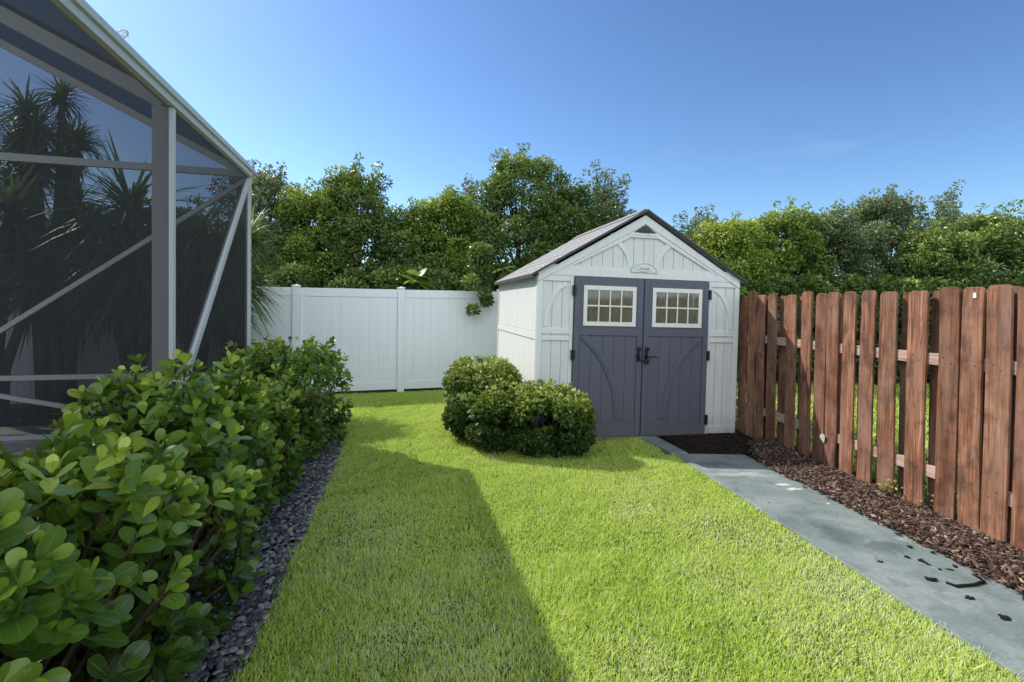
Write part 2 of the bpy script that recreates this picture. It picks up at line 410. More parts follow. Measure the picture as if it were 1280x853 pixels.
# ---- grass
def smooth_noise(x, y, seed, sc):
    r = np.random.default_rng(seed); v = 0
    for k in range(6):
        a = r.uniform(0, 6.28); f = sc*r.uniform(.6, 1.8); ph = r.uniform(0, 6.28)
        v = v + np.sin((x*math.cos(a)+y*math.sin(a))*f+ph)
    return v/6
dry_spots = [(1.45, 3.35, .22), (1.2, 2.75, .25), (1.45, 2.25, .28), (-.55, 2.2, .16), (-.3, 2.45, .1), (.6, 2.1, .2), (1.8, 2.7, .15), (.95, 3.7, .15), (-.1, 2.9, .12)]
def grass_field(y0, y1, dens, wid, lmin, lmax, x0=-3.4, x1=2.5, mask=on_lawn, clump=True):
    n = int((x1-x0)*(y1-y0)*dens)
    x = RNG.uniform(x0, x1, n); y = RNG.uniform(y0, y1, n)
    k = mask(x, y)
    x, y = x[k], y[k]
    dry = np.zeros(len(x))
    for (sx, sy, sr) in dry_spots: dry += np.exp(-(((x-sx)**2+(y-sy)**2)/(sr*sr)))
    nz = smooth_noise(x, y, 3, 3.2); n2 = smooth_noise(x, y, 5, 17)
    dry = np.clip(dry*.85 + .35*np.clip(nz-.12, 0, 1)*2, 0, 1)
    k = RNG.uniform(size=len(x)) > dry*.08
    x, y, dry, nz, n2 = x[k], y[k], dry[k], nz[k], n2[k]
    n = len(x)
    P = np.stack([x, y, np.full(n, -.004)], 1)
    lean = RNG.uniform(.1, .85, n); az = RNG.uniform(0, 2*math.pi, n) + n2*1.5
    A = np.stack([np.cos(az)*lean, np.sin(az)*lean, np.ones(n)], 1)
    N = np.stack([-np.cos(az), -np.sin(az), np.full(n, .3)], 1)+RNG.normal(size=(n, 3))*.5
    L = RNG.uniform(lmin, lmax, n)*(1-.4*dry)*(1+.22*n2)
    L = np.where(RNG.uniform(size=n) > .98, L*1.8, L)
    W = wid*RNG.uniform(.7, 1.3, n)
    tint = .42+.16*nz+.1*n2+RNG.normal(size=n)*.19
    tint = np.where(RNG.uniform(size=n) < .03+.38*dry, RNG.uniform(.66, .92, n), tint+.12*dry)
    return leaves(P, A, N, L, W, [(0, .5), (.4, .48), (.75, .33), (1, .06)], np.clip(tint, 0, 1), cols=2, fold=0, curl=-.05, droop=RNG.uniform(.05, .5, n))
def join(parts):
    V = []; F = []; off = 0; at = {}
    for v, f, a in parts:
        V.append(v); F.append(f+off); off += len(v)
        for k, x in a.items(): at.setdefault(k, []).append(x)
    return np.concatenate(V), np.concatenate(F), {k: np.concatenate(x) for k, x in at.items()}
g = [grass_field(1.2, 3.0, 30000, .0037, .02, .058),
     grass_field(3.0, 5.0, 21000, .0046, .018, .040),
     grass_field(5.0, 9.1, 15000, .0056, .02, .042)]
o = link('grass', quads_mesh('grass', *join(g)), M['grass']); tag(o, 'short bright green lawn grass with a few dry patches', 'grass', kind='stuff')
def far_mask(x, y): return (x > 3.75-.105*y) & (x < 3.6+.85*(y-1.5))
g = [grass_field(2.5, 10.2, 900, .012, .04, .09, 3.0, 9.5, far_mask)]
o = link('grass', quads_mesh('grass', *join(g)), M['grass']); tag(o, 'sunlit neighbouring grass seen through the gaps of the wooden fence', 'grass', kind='stuff')
# stray turf tufts overhanging the pebble border handled by the field itself

# ---- pebbles
def icos(sub=1):
    bm = bmesh.new(); bmesh.ops.create_icosphere(bm, subdivisions=sub, radius=1)
    V = np.array([v.co[:] for v in bm.verts]); F = np.array([[v.index for v in f.verts] for f in bm.faces]); bm.free(); return V, F
IV, IF = icos(2)
def pebbles(n, pos, rmin, rmax, flat, tint):
    s = RNG.uniform(rmin, rmax, n)[:, None]*np.stack([RNG.uniform(.8, 1.5, n), RNG.uniform(.7, 1.1, n), RNG.uniform(*flat, n)], 1)
    az = RNG.uniform(0, 6.28, n); c, sn = np.cos(az), np.sin(az)
    v = IV[None]*(1+RNG.normal(size=(n, len(IV), 1))*.07)*s[:, None, :]
    tl = RNG.normal(size=(n, 2))*.25
    x = v[..., 0]*c[:, None]-v[..., 1]*sn[:, None]; y = v[..., 0]*sn[:, None]+v[..., 1]*c[:, None]
    z = v[..., 2]+x*tl[:, :1]+y*tl[:, 1:]
    V = np.stack([x, y, z], -1)+pos[:, None, :]
    F = (IF[None]+(np.arange(n)*len(IV))[:, None, None]).reshape(-1, 3)
    return V.reshape(-1, 3), F, {'tint': np.repeat(tint, len(IV))}
n = 9000
y = RNG.uniform(1.2, 6.2, n); x = lawn_left(y)-RNG.uniform(-.03, .5, n)
pos = np.stack([x, y, RNG.uniform(0, .03, n)], 1)
V, F, A = pebbles(n, pos, .008, .021, (.3, .6), np.clip(RNG.beta(1.6, 2.2, n)+(RNG.uniform(size=n) > .965)*.6, 0, 1))
o = link('pebbles', quads_mesh('pebbles', V, F, A), M['stone'], smooth=True); tag(o, 'dark slate pebble strip between the lawn and the glossy hedge', 'pebbles', kind='stuff')

# ---- mulch
def chips(n, fx, smin=.007, smax=.026, zr=.035):
    x, y, zb = fx(n)
    bv = np.array([(a, b, c) for a in (-1, 1) for b in (-1, 1) for c in (-1, 1)], float)
    bf = np.array([(0, 1, 3, 2), (4, 6, 7, 5), (0, 4, 5, 1), (2, 3, 7, 6), (0, 2, 6, 4), (1, 5, 7, 3)])
    s = np.stack([RNG.uniform(smin, smax, n), RNG.uniform(.003, .009, n), RNG.uniform(.0015, .004, n)], 1)
    v = bv[None]*s[:, None, :]*(1+RNG.normal(size=(n, 8, 1))*.15)
    a = randdir(n)*np.array([1, 1, .35]); a = nrm(a); b = nrm(np.cross(a, randdir(n)*np.array([.4, .4, 1]))); c = np.cross(a, b)
    V = v[..., :1]*a[:, None]+v[..., 1:2]*b[:, None]+v[..., 2:]*c[:, None]
    V = V+np.stack([x, y, zb+RNG.uniform(.0, zr, n)], 1)[:, None]
    F = (bf[None]+(np.arange(n)*8)[:, None, None]).reshape(-1, 4)
    return V.reshape(-1, 3), F, {'tint': np.repeat(np.clip(RNG.beta(1.5, 2.5, n), 0, 1), 8)}
def fenceline(y): return 3.53-.105*y
def path_right(y): return np.interp(y, [-3, 2.5, 4.35, 5.08], [3.38, 2.80, 2.55, 2.45])
def mulch_fx(n):
    y = RNG.uniform(1.2, 5.55, n); w = RNG.uniform(0, 1, n)**.9
    xr = fenceline(y)+.12; xl = path_right(y)+.5*np.clip(y-4.85, 0, 1)-.03*RNG.uniform(0, 1, n)-.05*(RNG.uniform(size=n) > .93)
    return xl+(xr-xl)*w, y, .012+.04*np.clip(w, 0, .5)
o = link('mulch', quads_mesh('mulch', *chips(26000, mulch_fx)), M['chip']); tag(o, 'brown bark mulch strip along the foot of the wooden fence', 'mulch', kind='stuff')
def shade_fx(n):
    y = RNG.uniform(5.06, 5.9, n); x = RNG.uniform(1.85, 2.75, n); return x, y, np.zeros(n)+.002
V_, F_, A_ = chips(1300, shade_fx, .006, .02, .008); A_['tint'] = A_['tint']*.08  # crumbs darkened to match the shade painted into the soil patch
o = link('mulch', quads_mesh('mulch', V_, F_, A_), M['chip']); tag(o, 'soil crumbs coloured dark as shade between the path end and the shed', 'mulch', kind='stuff')
def bed_fx(n):
    y = RNG.uniform(5.9, 7.8, n); x = RNG.uniform(-8.5, -2.7, n); return x, y, np.zeros(n)
o = link('mulch', quads_mesh('mulch', *chips(5000, bed_fx, .02, .06)), M['chip']); tag(o, 'leaf litter and mulch under the spiky plants behind the screen', 'mulch', kind='stuff')

# ------------------------------------------------------------------ white vinyl fence
WF = empty('vinyl_fence', (-3.5, 8.10, 0), (0, 0, math.atan(.31)))
tag(WF, 'white vinyl privacy fence of tall panels across the back of the lawn', 'fence')
posts = [-9.6, -7.2, -4.8, -2.4, -.07, 1.62, 3.45, 5.8]       # along the local x axis
H = 1.80
for px in posts:
    mb = MB(); mb.box(px-.06, px+.06, -.06, .06, 0, H+.02); p = mb.build('post', M['vinyl'], WF, .005)
    mb = MB(); mb.box(px-.072, px+.072, -.072, .072, H+.02, H+.032)
    bm = mb.bm; r = bmesh.ops.create_cone(bm, segments=4, radius1=.1, radius2=.005, depth=.02, cap_ends=True, matrix=Matrix.Translation((px, 0, H+.0425)) @ Matrix.Rotation(R(45), 4, 'Z'))
    mb.build('post_cap', M['vinyl'], p)
for a, b in zip(posts[:-1], posts[1:]):
    x0, x1 = a+.06, b-.06
    mb = MB(); mb.box(x0, x1, -.022, .022, H-.14, H); mb.build('top_rail', M['vinyl'], WF, .004)
    mb = MB(); mb.box(x0, x1, -.022, .022, .05, .19); mb.build('bottom_rail', M['vinyl'], WF, .004)
    mb = MB(); nb = max(2, round((x1-x0)/.16)); w = (x1-x0)/nb
    for i in range(nb):
        mb.box(x0+i*w+.0025, x0+(i+1)*w-.0025, -.012, .012, .19, H-.14)
    mb.box(x0, x1, -.006, .006, .185, H-.135)
    mb.build('panel', M['vinyl'], WF, .002)

# ------------------------------------------------------------------ wooden shadowbox fence
fa = math.atan(.105)
TF = empty('wooden_fence', (3.53, 0, 0), (0, 0, fa))          # local y runs along the fence, +x away from the garden
tag(TF, 'weathered reddish brown wooden picket fence with dog-ear tops beside the path', 'fence')
k = math.sqrt(1+.105**2)
def picket(y0, w, side, top, parent=TF):
    """y0 far edge; side 0 = garden face, 1 = outer face"""
    seg = 7; z = [0.0]+[.25*i for i in range(1, seg)]+[top-.038]
    bow = random.uniform(-.010, .010); skew = random.uniform(-.012, .012); tk = .019
    x0 = -.019 if side == 0 else .045
    mb = MB(); rings = []
    def ring(zz, ya, yb):
        t_ = zz/top; off = bow*math.sin(t_*3.1)+skew*t_
        cup = random.uniform(-.001, .001)
        return [mb.bm.verts.new((x0+cup, ya+off, zz)), mb.bm.verts.new((x0+cup, yb+off, zz)), mb.bm.verts.new((x0+tk+cup, yb+off, zz)), mb.bm.verts.new((x0+tk+cup, ya+off, zz))]
    for zz in z: rings.append(ring(zz, y0-w, y0))
    rings.append(ring(top-.018, y0-w+.005, y0-.005)); rings.append(ring(top-.005, y0-w+.016, y0-.016)); rings.append(ring(top, y0-w+.028, y0-.028))
    for a, b in zip(rings[:-1], rings[1:]):
        for i in range(4): mb.bm.faces.new((a[i], a[(i+1) % 4], b[(i+1) % 4], b[i]))
    mb.bm.faces.new(rings[0][::-1]); mb.bm.faces.new(rings[-1])
    if side == 0:
        nf = len(mb.bm.faces)
        for zr in (.325, .36, 1.17, 1.205):
            yy_ = y0-w*(.3 if int(zr*1000) % 2 else .7)+skew*zr/top+bow*math.sin(zr/top*3.1)+random.uniform(-.01, .01)
            r_ = bmesh.ops.create_cone(mb.bm, segments=8, radius1=.0042, radius2=.0042, depth=.004, cap_ends=True, matrix=Matrix.Translation((x0-.0015, yy_, zr+random.uniform(-.008, .008))) @ Matrix.Rotation(R(90), 4, 'Y'))
        mb.bm.faces.ensure_lookup_table()
        for f_ in mb.bm.faces[nf:]: f_.material_index = 1
    o_ = mb.build('picket', M['timber'], parent, .002)
    o_.data.materials.append(M['black'])
    return o_
front = [6.15, 5.97, 5.79, 5.58, 5.26, 5.03, 4.84, 4.685, 4.49, 4.29, 4.08, 3.83, 3.585, 3.41, 3.265, 3.085, 2.86, 2.66, 2.45, 2.24, 2.03, 1.82, 1.6, 1.38, 1.16, .94, .7]
for i, yf in enumerate(front):
    w = .142 if yf > 3.6 else random.uniform(.138, .148)
    if i in (10, 11): w = .155
    if i == 3: w = .15
    picket(yf*k, w, 0, 1.715+random.uniform(-.018, .014)+(.03 if i == 1 else 0))
back = []
for a_, b_ in zip(front[:-1], front[1:]):
    g1 = a_-.142
    back.append(g1+.055*a_/fenceline(a_)-.060+random.uniform(-.006, .006))
back = [b_ for i_, b_ in enumerate(back) if i_ == 0 or back[i_-1]-b_ > .15]
for yb in back: picket(yb*k-.005, .14, 1, 1.70+random.uniform(-.015, .015))
for z0 in (.30, 1.145):
    mb = MB(); mb.box(.001, .043, .4, 6.3, z0, z0+.086); mb.build('rail', M['rail'], TF, .003)
for yp in (1.2, 3.33, 5.75):
    mb = MB(); mb.box(.066, .155, yp-.045, yp+.045, 0, 1.60); mb.build('post', M['timber'], TF, .004)
# little stapled tag and wood screw heads near the top of one picket
mb = MB(); mb.box(-.0235, -.0195, 3.345, 3.365, 1.64, 1.675); tg = mb.build('stapled_tag', M['vinyl'], TF)

# ------------------------------------------------------------------ shed
SH = empty('garden_shed', (SHX, SHY, .0), (0, R(.9), SHA))
tag(SH, 'light grey resin garden shed with dark slate double doors and gabled roof', 'shed')
W, D, EV, PK = SHW, SHD, 1.90, 2.66
SL = (PK-EV)/(W/2)
def top(x): return EV+SL*(W/2-abs(x-W/2))
mb = MB()
mb.prism([(.03, .04), (W-.03, .04), (W-.03, EV), (W/2, PK-.02), (.03, EV)], .012, D-.012)
def boards(x0, x1, z0, ztop, y0=-.0, y1=.03, w=.15, gap=.006):
    n_ = max(1, round((x1-x0)/w)); ww = (x1-x0)/n_
    for i in range(n_):
        a, b = x0+i*ww+gap/2, x0+(i+1)*ww-gap/2
        if callable(ztop):
            pts = [(a, z0), (b, z0), (b, max(z0+.003, ztop(b)))]
            if a < W/2 < b: pts.append((W/2, ztop(W/2)))
            pts.append((a, max(z0+.003, ztop(a))))
        else: pts = [(a, z0), (b, z0), (b, ztop), (a, ztop)]
        mb.prism(pts, y0, y1)
boards(.06, .41, .06, 1.88, w=.117); boards(W-.41, W-.06, .06, 1.88, w=.117)
boards(.12, W-.12, 2.03, lambda x: top(x)-.10, w=.13)
mb.build('front_wall', M['shed_wall'], SH, .002)
def side(xf, sgn):
    mb = MB()
    Mx = Matrix.Translation((xf, 0, 0)) @ Matrix.Rotation(R(90), 4, 'Z')   # local x -> +y, local y -> -x
    n_ = 15; ww = (D-.10)/n_
    for (z0, z1) in ((.08, 1.16), (1.26, EV)):
        for i in range(n_):
            a, b = .05+i*ww+.003, .05+(i+1)*ww-.003
            mb.prism([(a, z0), (b, z0), (b, z1), (a, z1)], -.0 if sgn < 0 else -.02, .02 if sgn < 0 else 0.0, Mx)
    for (z0, z1, e) in ((1.165, 1.255, .03), (0.03, .075, .028)):
        mb.prism([(.052, z0), (D-.052, z0), (D-.052, z1), (.052, z1)], -.01 if sgn < 0 else -e, e if sgn < 0 else .01, Mx)
    for (a, b) in ((0.0, .048), (D-.048, D)):
        mb.prism([(a, .03), (b, .03), (b, EV), (a, EV)], -.01 if sgn < 0 else -.031, .031 if sgn < 0 else .01, Mx)
    mb.build('side_wall', M['shed_wall'], SH, .002)
side(0.02, -1); side(W-.02, 1)
# trims on the front
mb = MB()
y0, y1 = -.018, .006
for (a, b) in ((-.005, .058), (.385, .425), (W-.425, W-.385), (W-.058, W+.005)):
    mb.box(a, b, y0, y1, .035, 1.905)
for s_ in (0, 1):
    X = (lambda x: x) if s_ == 0 else (lambda x: W-x)
    for (z0, z1) in ((1.84, 1.905), (1.235, 1.30), (1.16, 1.205), (.04, .13)):
        a, b = sorted((X(.0585), X(.3845))); mb.box(a, b, y0+.002, y1, z0, z1)
    # curved band in the upper side panel
    pts = [(X(.40-.30*math.sin(th)), 1.30+.52*math.cos(th)) for th in [R(12+7.6*i) for i in range(11)]]
    mb.band(pts, .045, y0+.004, y1)
    # gable arcs
    pts = [(X(.70+.42*math.sin(th)), 2.03+.37*math.cos(th)) for th in [R(24+6.6*i) for i in range(11)]]
    mb.band(pts, .065, y0+.004, y1)
mb.box(.0, W, y0-.004, y1, 1.9055, 1.975); mb.box(.06, W-.06, y0+.003, y1, 1.9755, 2.028)
for s_ in (-1, 1):      # raking trims: two steps
    c0 = W/2
    mb.prism([(c0, PK-.005), (c0+s_*W/2, EV-.004), (c0+s_*W/2, EV-.09+.02), (c0, PK-.115)], y0-.012, y1)
    mb.prism([(c0, PK-.1155), (c0+s_*(W/2-.10), EV+.015), (c0+s_*(W/2-.17), EV+.0), (c0, PK-.185)], y0-.003, y1)
mb.box(W/2-.43, W/2+.43, y0-.001, y1, 2.385, 2.415); mb.box(W/2-.30, W/2+.30, y0-.005, y1, 2.4155, 2.44)
mb.box(.425, W-.425, y0-.001, y1, 0.0, .03)
mb.build('trim', M['shed_trim'], SH, .003)
# gable vent
mb = MB(); mb.prism([(W/2-.145, 2.445), (W/2+.145, 2.445), (W/2, 2.545)], -.024, -.004); v_ = mb.build('gable_vent', M['vent'], SH)
mb = MB()
for i in range(3):
    hw = .12-.035*i; mb.box(W/2-hw, W/2+hw, -.032, -.0245, 2.458+i*.022, 2.466+i*.022)
mb.build('louvre', M['black'], v_)
# badge above the doors
mb = MB()
pts = [(W/2+.16*math.cos(R(10*i)), 1.975+.115*math.sin(R(10*i))) for i in range(19)]
mb.prism(pts, -.036, -.0225)
mb.band(pts, .016, -.046, -.0362); bd = mb.build('badge', M['shed_trim'], SH, .003)
mb = MB(); mb.prism([(W/2+.09*math.cos(R(15*i)), 2.018+.034*math.sin(R(15*i))) for i in range(24)], -.043, -.0365); mb.build('badge_oval', M['shed_wall'], bd, .002)
mb = MB(); mb.tube([(W/2-.06+.012*i, -.044, 2.018+.010*math.sin(i*2.1)) for i in range(11)], .0035, 5); mb.build('badge_mark', M['vent'], bd)
# roof
for s_ in (-1, 1):
    mb = MB(); c0 = W/2; ex = W/2+.065; ez = EV-SL*.065
    mb.prism([(c0, PK+.05), (c0+s_*ex, ez+.05), (c0+s_*ex, ez+.03), (c0, PK+.03)], -.045, D+.03)
    # shingle courses: low steps up the slope
    for i in range(9):
        f0, f1 = i/9, (i+1)/9
        za, zb = PK+.05-(PK-ez)*f0, PK+.05-(PK-ez)*f1
        mb.prism([(c0+s_*ex*f0, za+.001), (c0+s_*ex*f1, zb+.001), (c0+s_*ex*f1, zb+.012), (c0+s_*ex*f0, za+.003)], -.043, D+.028)
    mb.build('roof', M['roof'], SH, .001)
    mb = MB()
    for ya, yb in ((-.075, -.0455), (D+.0305, D+.055)):
        mb.prism([(c0, PK+.060), (c0+s_*(ex+.01), ez+.056), (c0+s_*(ex+.01), ez+.032), (c0, PK+.032)], ya, yb)
    mb.prism([(c0+s_*(ex+.001), ez+.052), (c0+s_*(ex+.014), ez+.048), (c0+s_*(ex+.014), ez+.005), (c0+s_*(ex+.001), ez+.008)], -.044, D+.03)
    mb.build('roof_edge', M['roof_edge'], SH, .002)
mb = MB(); mb.prism([(W/2-.09, PK+.02), (W/2, PK+.078), (W/2+.09, PK+.02), (W/2+.07, PK+.0), (W/2-.07, PK+.0)], -.0, D); mb.build('ridge_cap', M['roof'], SH)
# doors
for s_ in (0, 1):
    X = (lambda x: x) if s_ == 0 else (lambda x: W-x)
    def bx(m_, a, b, ya, yb, z0, z1):
        a, b = sorted((X(a), X(b))); m_.box(a, b, ya, yb, z0, z1)
    mb = MB(); bx(mb, .432, 1.284, -.030, -.004, .035, 1.895)
    f0 = -.048
    bx(mb, .434, .50, f0, -.030, .04, 1.893); bx(mb, 1.215, 1.282, f0, -.030, .04, 1.893)
    bx(mb, .5005, 1.2145, f0, -.030, 1.225, 1.893); bx(mb, .5005, 1.2145, f0, -.030, .04, .17)
    bx(mb, .5005, 1.2145, f0+.008, -.030, .1702, .195)
    n_ = 5
    for i in range(n_):
        a = .503+i*.1425; bx(mb, a+.003, a+.1395, -.0365, -.030, .196, 1.224)
    pts = [(X(.20+.80*math.sin(th)), .19+1.12*math.cos(th)) for th in [R(25+6.2*i) for i in range(11)]]
    mb.band(pts, .075, -.052, -.0300); mb.band(pts, .03, -.060, -.0521)
    dr = mb.build('door', M['shed_door'], SH, .003)
    # window in the door
    fr = MB(); a0, a1, z0, z1 = .535, 1.185, 1.335, 1.80
    bx(fr, a0, a1, -.062, -.0485, z1-.05, z1); bx(fr, a0, a1, -.062, -.0485, z0, z0+.05)
    bx(fr, a0, a0+.045, -.0615, -.0485, z0+.0502, z1-.0502); bx(fr, a1-.045, a1, -.0615, -.0485, z0+.0502, z1-.0502)
    fo = fr.build('window', M['win_frame'], dr, .003)
    mu = MB()
    for i in range(1, 4):
        c_ = a0+.045+(a1-a0-.09)*i/4; bx(mu, c_-.008, c_+.008, -.0590, -.0525, z0+.0505, z1-.0505)
    bx(mu, a0+.046, a1-.046, -.0600, -.0530, (z0+z1)/2-.009, (z0+z1)/2+.009)
    mu.build('muntins', M['win_frame'], dr, .002)
    gl = MB(); bx(gl, a0+.04, a1-.04, -.0515, -.0482, z0+.045, z1-.045); gl.build('pane', M['glass'], dr)
    # hinges
    for zc in (1.74, 1.0, .22):
        h = MB(); bx(h, .405, .447, -.058, -.019, zc-.055, zc+.055)
        xc = X(.428); h.tube([(xc, -.062, zc-.06), (xc, -.062, zc+.06)], .011, 10); h.build('hinge', M['black'], SH, .002)
    # handle
    h = MB(); xc = 1.235 if s_ == 0 else 1.345-.005
    if s_ == 1: xc = 1.335
    h.box(xc-.017, xc+.017, -.056, -.0485, .93, 1.10)
    h.tube([(xc, -.052, 1.075), (xc, -.085, 1.075)], [.02, .024], 14)
    h.tube([(xc, -.052, .985), (xc, -.10, .985)], [.028, .012], 14)
    if s_ == 1:
        h.tube([(xc, -.095, .985), (xc+.04, -.102, .99), (xc+.115, -.10, .985)], [.010, .010, .007], 10)
        h.tube([(xc, -.052, .93), (xc, -.078, .93)], [.03, .03], 16)
    else:
        h.tube([(xc, -.095, .985), (xc, -.11, .955), (xc+.02, -.108, .925), (xc+.04, -.1, .93)], .009, 8)
    h.build('handle', M['black'], dr, .001, True)
mb = MB(); mb.box(.43, W-.43, -.16, .0, -.045, .018); mb.build('threshold', M['vent'], SH, .004)
mb = MB(); mb.box(-.02, W+.02, .02, D+.02, -.06, .03); mb.build('floor_base', M['vent'], SH)

# ------------------------------------------------------------------ screen enclosure
C = Vector((-3.145, 5.87, 0)); DS = Vector((.249, -1, 0)).normalized(); DU = Vector((-1, -.249, 0)).normalized()
EH, CR, PT = 3.09, .69, .505
def ep(s, u, z): return C+DS*s+DU*u+Vector((0, 0, z))   # s toward camera, u inward
EN = empty('pool_enclosure', (C.x, C.y, 0))
tag(EN, 'tall screened patio enclosure with grey aluminium frame and dark mesh', 'enclosure')
inv = Matrix.Translation(-C)
def econ(mb, name, mat, parent=EN, bevel=0):
    bmesh.ops.transform(mb.bm, matrix=inv, verts=mb.bm.verts)
    return mb.build(name, mat, parent, bevel)
SP = [0.0, 2.13, 4.4, 6.9, 9.2]
UP = [3.15, 6.3]
pw, pd = .05, .145
for i, s in enumerate(SP):
    mb = MB(); d_ = pd if i else .05
    a = ep(s, d_/2, 0); b = ep(s, d_/2, EH-.05); mb.bar(a, b, d_, pw, up=DS)
    econ(mb, 'post', M['alu'], bevel=.003)
for u in UP:
    mb = MB(); mb.bar(ep(0, u, 0), ep(0, u, EH+PT*u-.05), .05, .09, up=DS); econ(mb, 'post', M['alu'], bevel=.003)
# eave beam / gutter with lip
mb = MB(); mb.bar(ep(-.03, .02, EH+.0), ep(9.4, .02, EH+.0), .07, .09); mb.bar(ep(-.035, -.027, EH+.035), ep(9.4, -.027, EH+.035), .022, .05)
econ(mb, 'eave_beam', M['alu'], bevel=.003)
# eave line along back wall + chair rails
mb = MB(); mb.bar(ep(0, .051, EH-.01), ep(0, 6.6, EH-.01), .05, .08); econ(mb, 'tie_beam', M['alu'], bevel=.003)
mb = MB()
for a, b in zip([.051]+[u+.026 for u in UP], [u-.026 for u in UP]+[7]): mb.bar(ep(0, a, CR), ep(0, b, CR), .045, .055)
econ(mb, 'chair_rail', M['alu'], bevel=.003)
mb = MB()
for a, b in zip([s+.026 for s in SP[:-1]], [s-.026 for s in SP[1:]]): mb.bar(ep(a, .026, CR), ep(b, .026, CR), .045, .055)
econ(mb, 'chair_rail', M['alu'], bevel=.003)
mb = MB(); mb.bar(ep(.03, .026, .035), ep(9.4, .026, .035), .05, .05); econ(mb, 'base_rail', M['alu'], bevel=.003)
mb = MB(); mb.bar(ep(0, .03, .035), ep(0, 7, .035), .05, .05); econ(mb, 'base_rail', M['alu'], bevel=.003)
# braces
def brace(p, q, w=.045, h=.05):
    mb = MB(); mb.bar(p, q, w, h); econ(mb, 'brace', M['alu'], bevel=.003)
brace(ep(.004, .06, EH-.09), ep(.004, UP[0]-.05, CR+.03)); brace(ep(.004, .62, .07), ep(.004, UP[0]-.05, CR-.04))
brace(ep(.05, .024, EH-.1), ep(SP[1]-.05, .024, CR-.02), .05, .062); brace(ep(.1, .026, .08), ep(SP[1]-.04, .026, CR-.05))
mb = MB()
mb.bar(ep(-.004, .02, EH-.16), ep(-.004, .16, EH-.16), .006, .09); econ(mb, 'bracket', M['alu'], bevel=.001)
mb = MB(); mb.bar(ep(SP[1]-.03, .0, CR+.08), ep(SP[1]-.16, .0, CR+.08), .006, .10)
econ(mb, 'bracket', M['alu'], bevel=.001)
# rafters and ridge purlins
for i, s in enumerate(SP):
    mb = MB(); hh = .14 if i else .085
    mb.bar(ep(s, .06, EH+.0), ep(s, 6.6, EH+PT*6.54), .05, hh); econ(mb, 'rafter', M['alu'], bevel=.003)
for u in UP:
    mb = MB(); mb.bar(ep(.03, u, EH+PT*u+.02), ep(9.4, u, EH+PT*u+.02), .05, .05); econ(mb, 'purlin', M['alu'], bevel=.003)
def screen(pts):
    bm = bmesh.new(); bm.faces.new([bm.verts.new(p-C) for p in pts]); me = bpy.data.meshes.new('screen'); bm.to_mesh(me); bm.free()
    return link('screen', me, M['screen'], EN)
for a, b in zip(SP[:-1], SP[1:]): screen([ep(a, .03, .05), ep(b, .03, .05), ep(b, .03, EH), ep(a, .03, EH)])
us = [0.03]+UP+[6.6]
for a, b in zip(us[:-1], us[1:]):
    screen([ep(.006, a, .05), ep(.006, b, .05), ep(.006, b, EH), ep(.006, a, EH)])
    screen([ep(.006, a, EH), ep(.006, b, EH), ep(.006, b, EH+PT*b-.02), ep(.006, a, EH+PT*a-.02)])
for a, b in zip(SP[:-1], SP[1:]): screen([ep(a, .03, EH+.02), ep(b, .03, EH+.02), ep(b, 6.6, EH+.02+PT*6.6), ep(a, 6.6, EH+.02+PT*6.6)])
# small wire finial clipped to the gutter
mb = MB(); pc = ep(2.93, -.02, EH+.10)
for ax in range(3):
    pts = [pc+Vector((.028*math.cos(t_), .028*math.sin(t_)*(ax != 1), .028*math.sin(t_) if ax == 1 else (0 if ax == 0 else .028*math.cos(t_)*.6))) for t_ in [2*math.pi*i/14 for i in range(15)]]
    mb.tube(pts, .003, 5)
mb.tube([ep(2.93, -.03, EH+.03), pc], .004, 5); econ(mb, 'wire_finial', M['alu'])
# patio slab
mb = MB(); pp = [ep(-.12, -.03, 0), ep(9.4, -.03, 0), ep(9.4, 8, 0), ep(-.12, 8, 0)]
slab([(p.x, p.y) for p in pp], -.05, .012, mb); tag(mb.build('patio', M['patio'], bevel=.004), kind='structure')
mb = MB(); pp = [ep(-.7, .9, 0), ep(-.125, .9, 0), ep(-.125, 8, 0), ep(-.7, 8, 0)]
slab([(p.x, p.y) for p in pp], -.05, .008, mb); tag(mb.build('patio_border', M['patio'], bevel=.004), kind='structure')

# ------------------------------------------------------------------ trees
ROW4 = [(0, .08), (.45, .5), (1, .03)]
def clumpy(centres, radii, per, L, W, rows=ROW4, cols=2, tb=.5, up=.35, fill=.25, tintlight=.35, zref=None):
    P = []; A = []; N = []; T = []
    for (c, r, n) in zip(centres, radii, per):
        d = randdir(n); rr = r*(1-fill*RNG.uniform(size=n)**.7*1.6)[:, None]
        rr = np.clip(rr, .05*r, None)
        p = np.asarray(c)+d*rr*np.array([1, 1, .85])
        ax = nrm(d*.8+randdir(n)*.75+np.array([0, 0, .15]))
        nn = nrm(d*.7+randdir(n)*.55+np.array([0, 0, up]))
        P.append(p); A.append(ax); N.append(nn)
        ct = RNG.normal()*.09
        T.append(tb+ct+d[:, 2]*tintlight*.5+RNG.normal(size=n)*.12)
    P = np.concatenate(P); A = np.concatenate(A); N = np.concatenate(N); T = np.clip(np.concatenate(T), 0, 1)
    n = len(P)
    return leaves(P, A, N, L*RNG.uniform(.7, 1.25, n), W*RNG.uniform(.75, 1.2, n), rows, T, cols=cols, fold=.1, droop=RNG.uniform(0, .3, n))

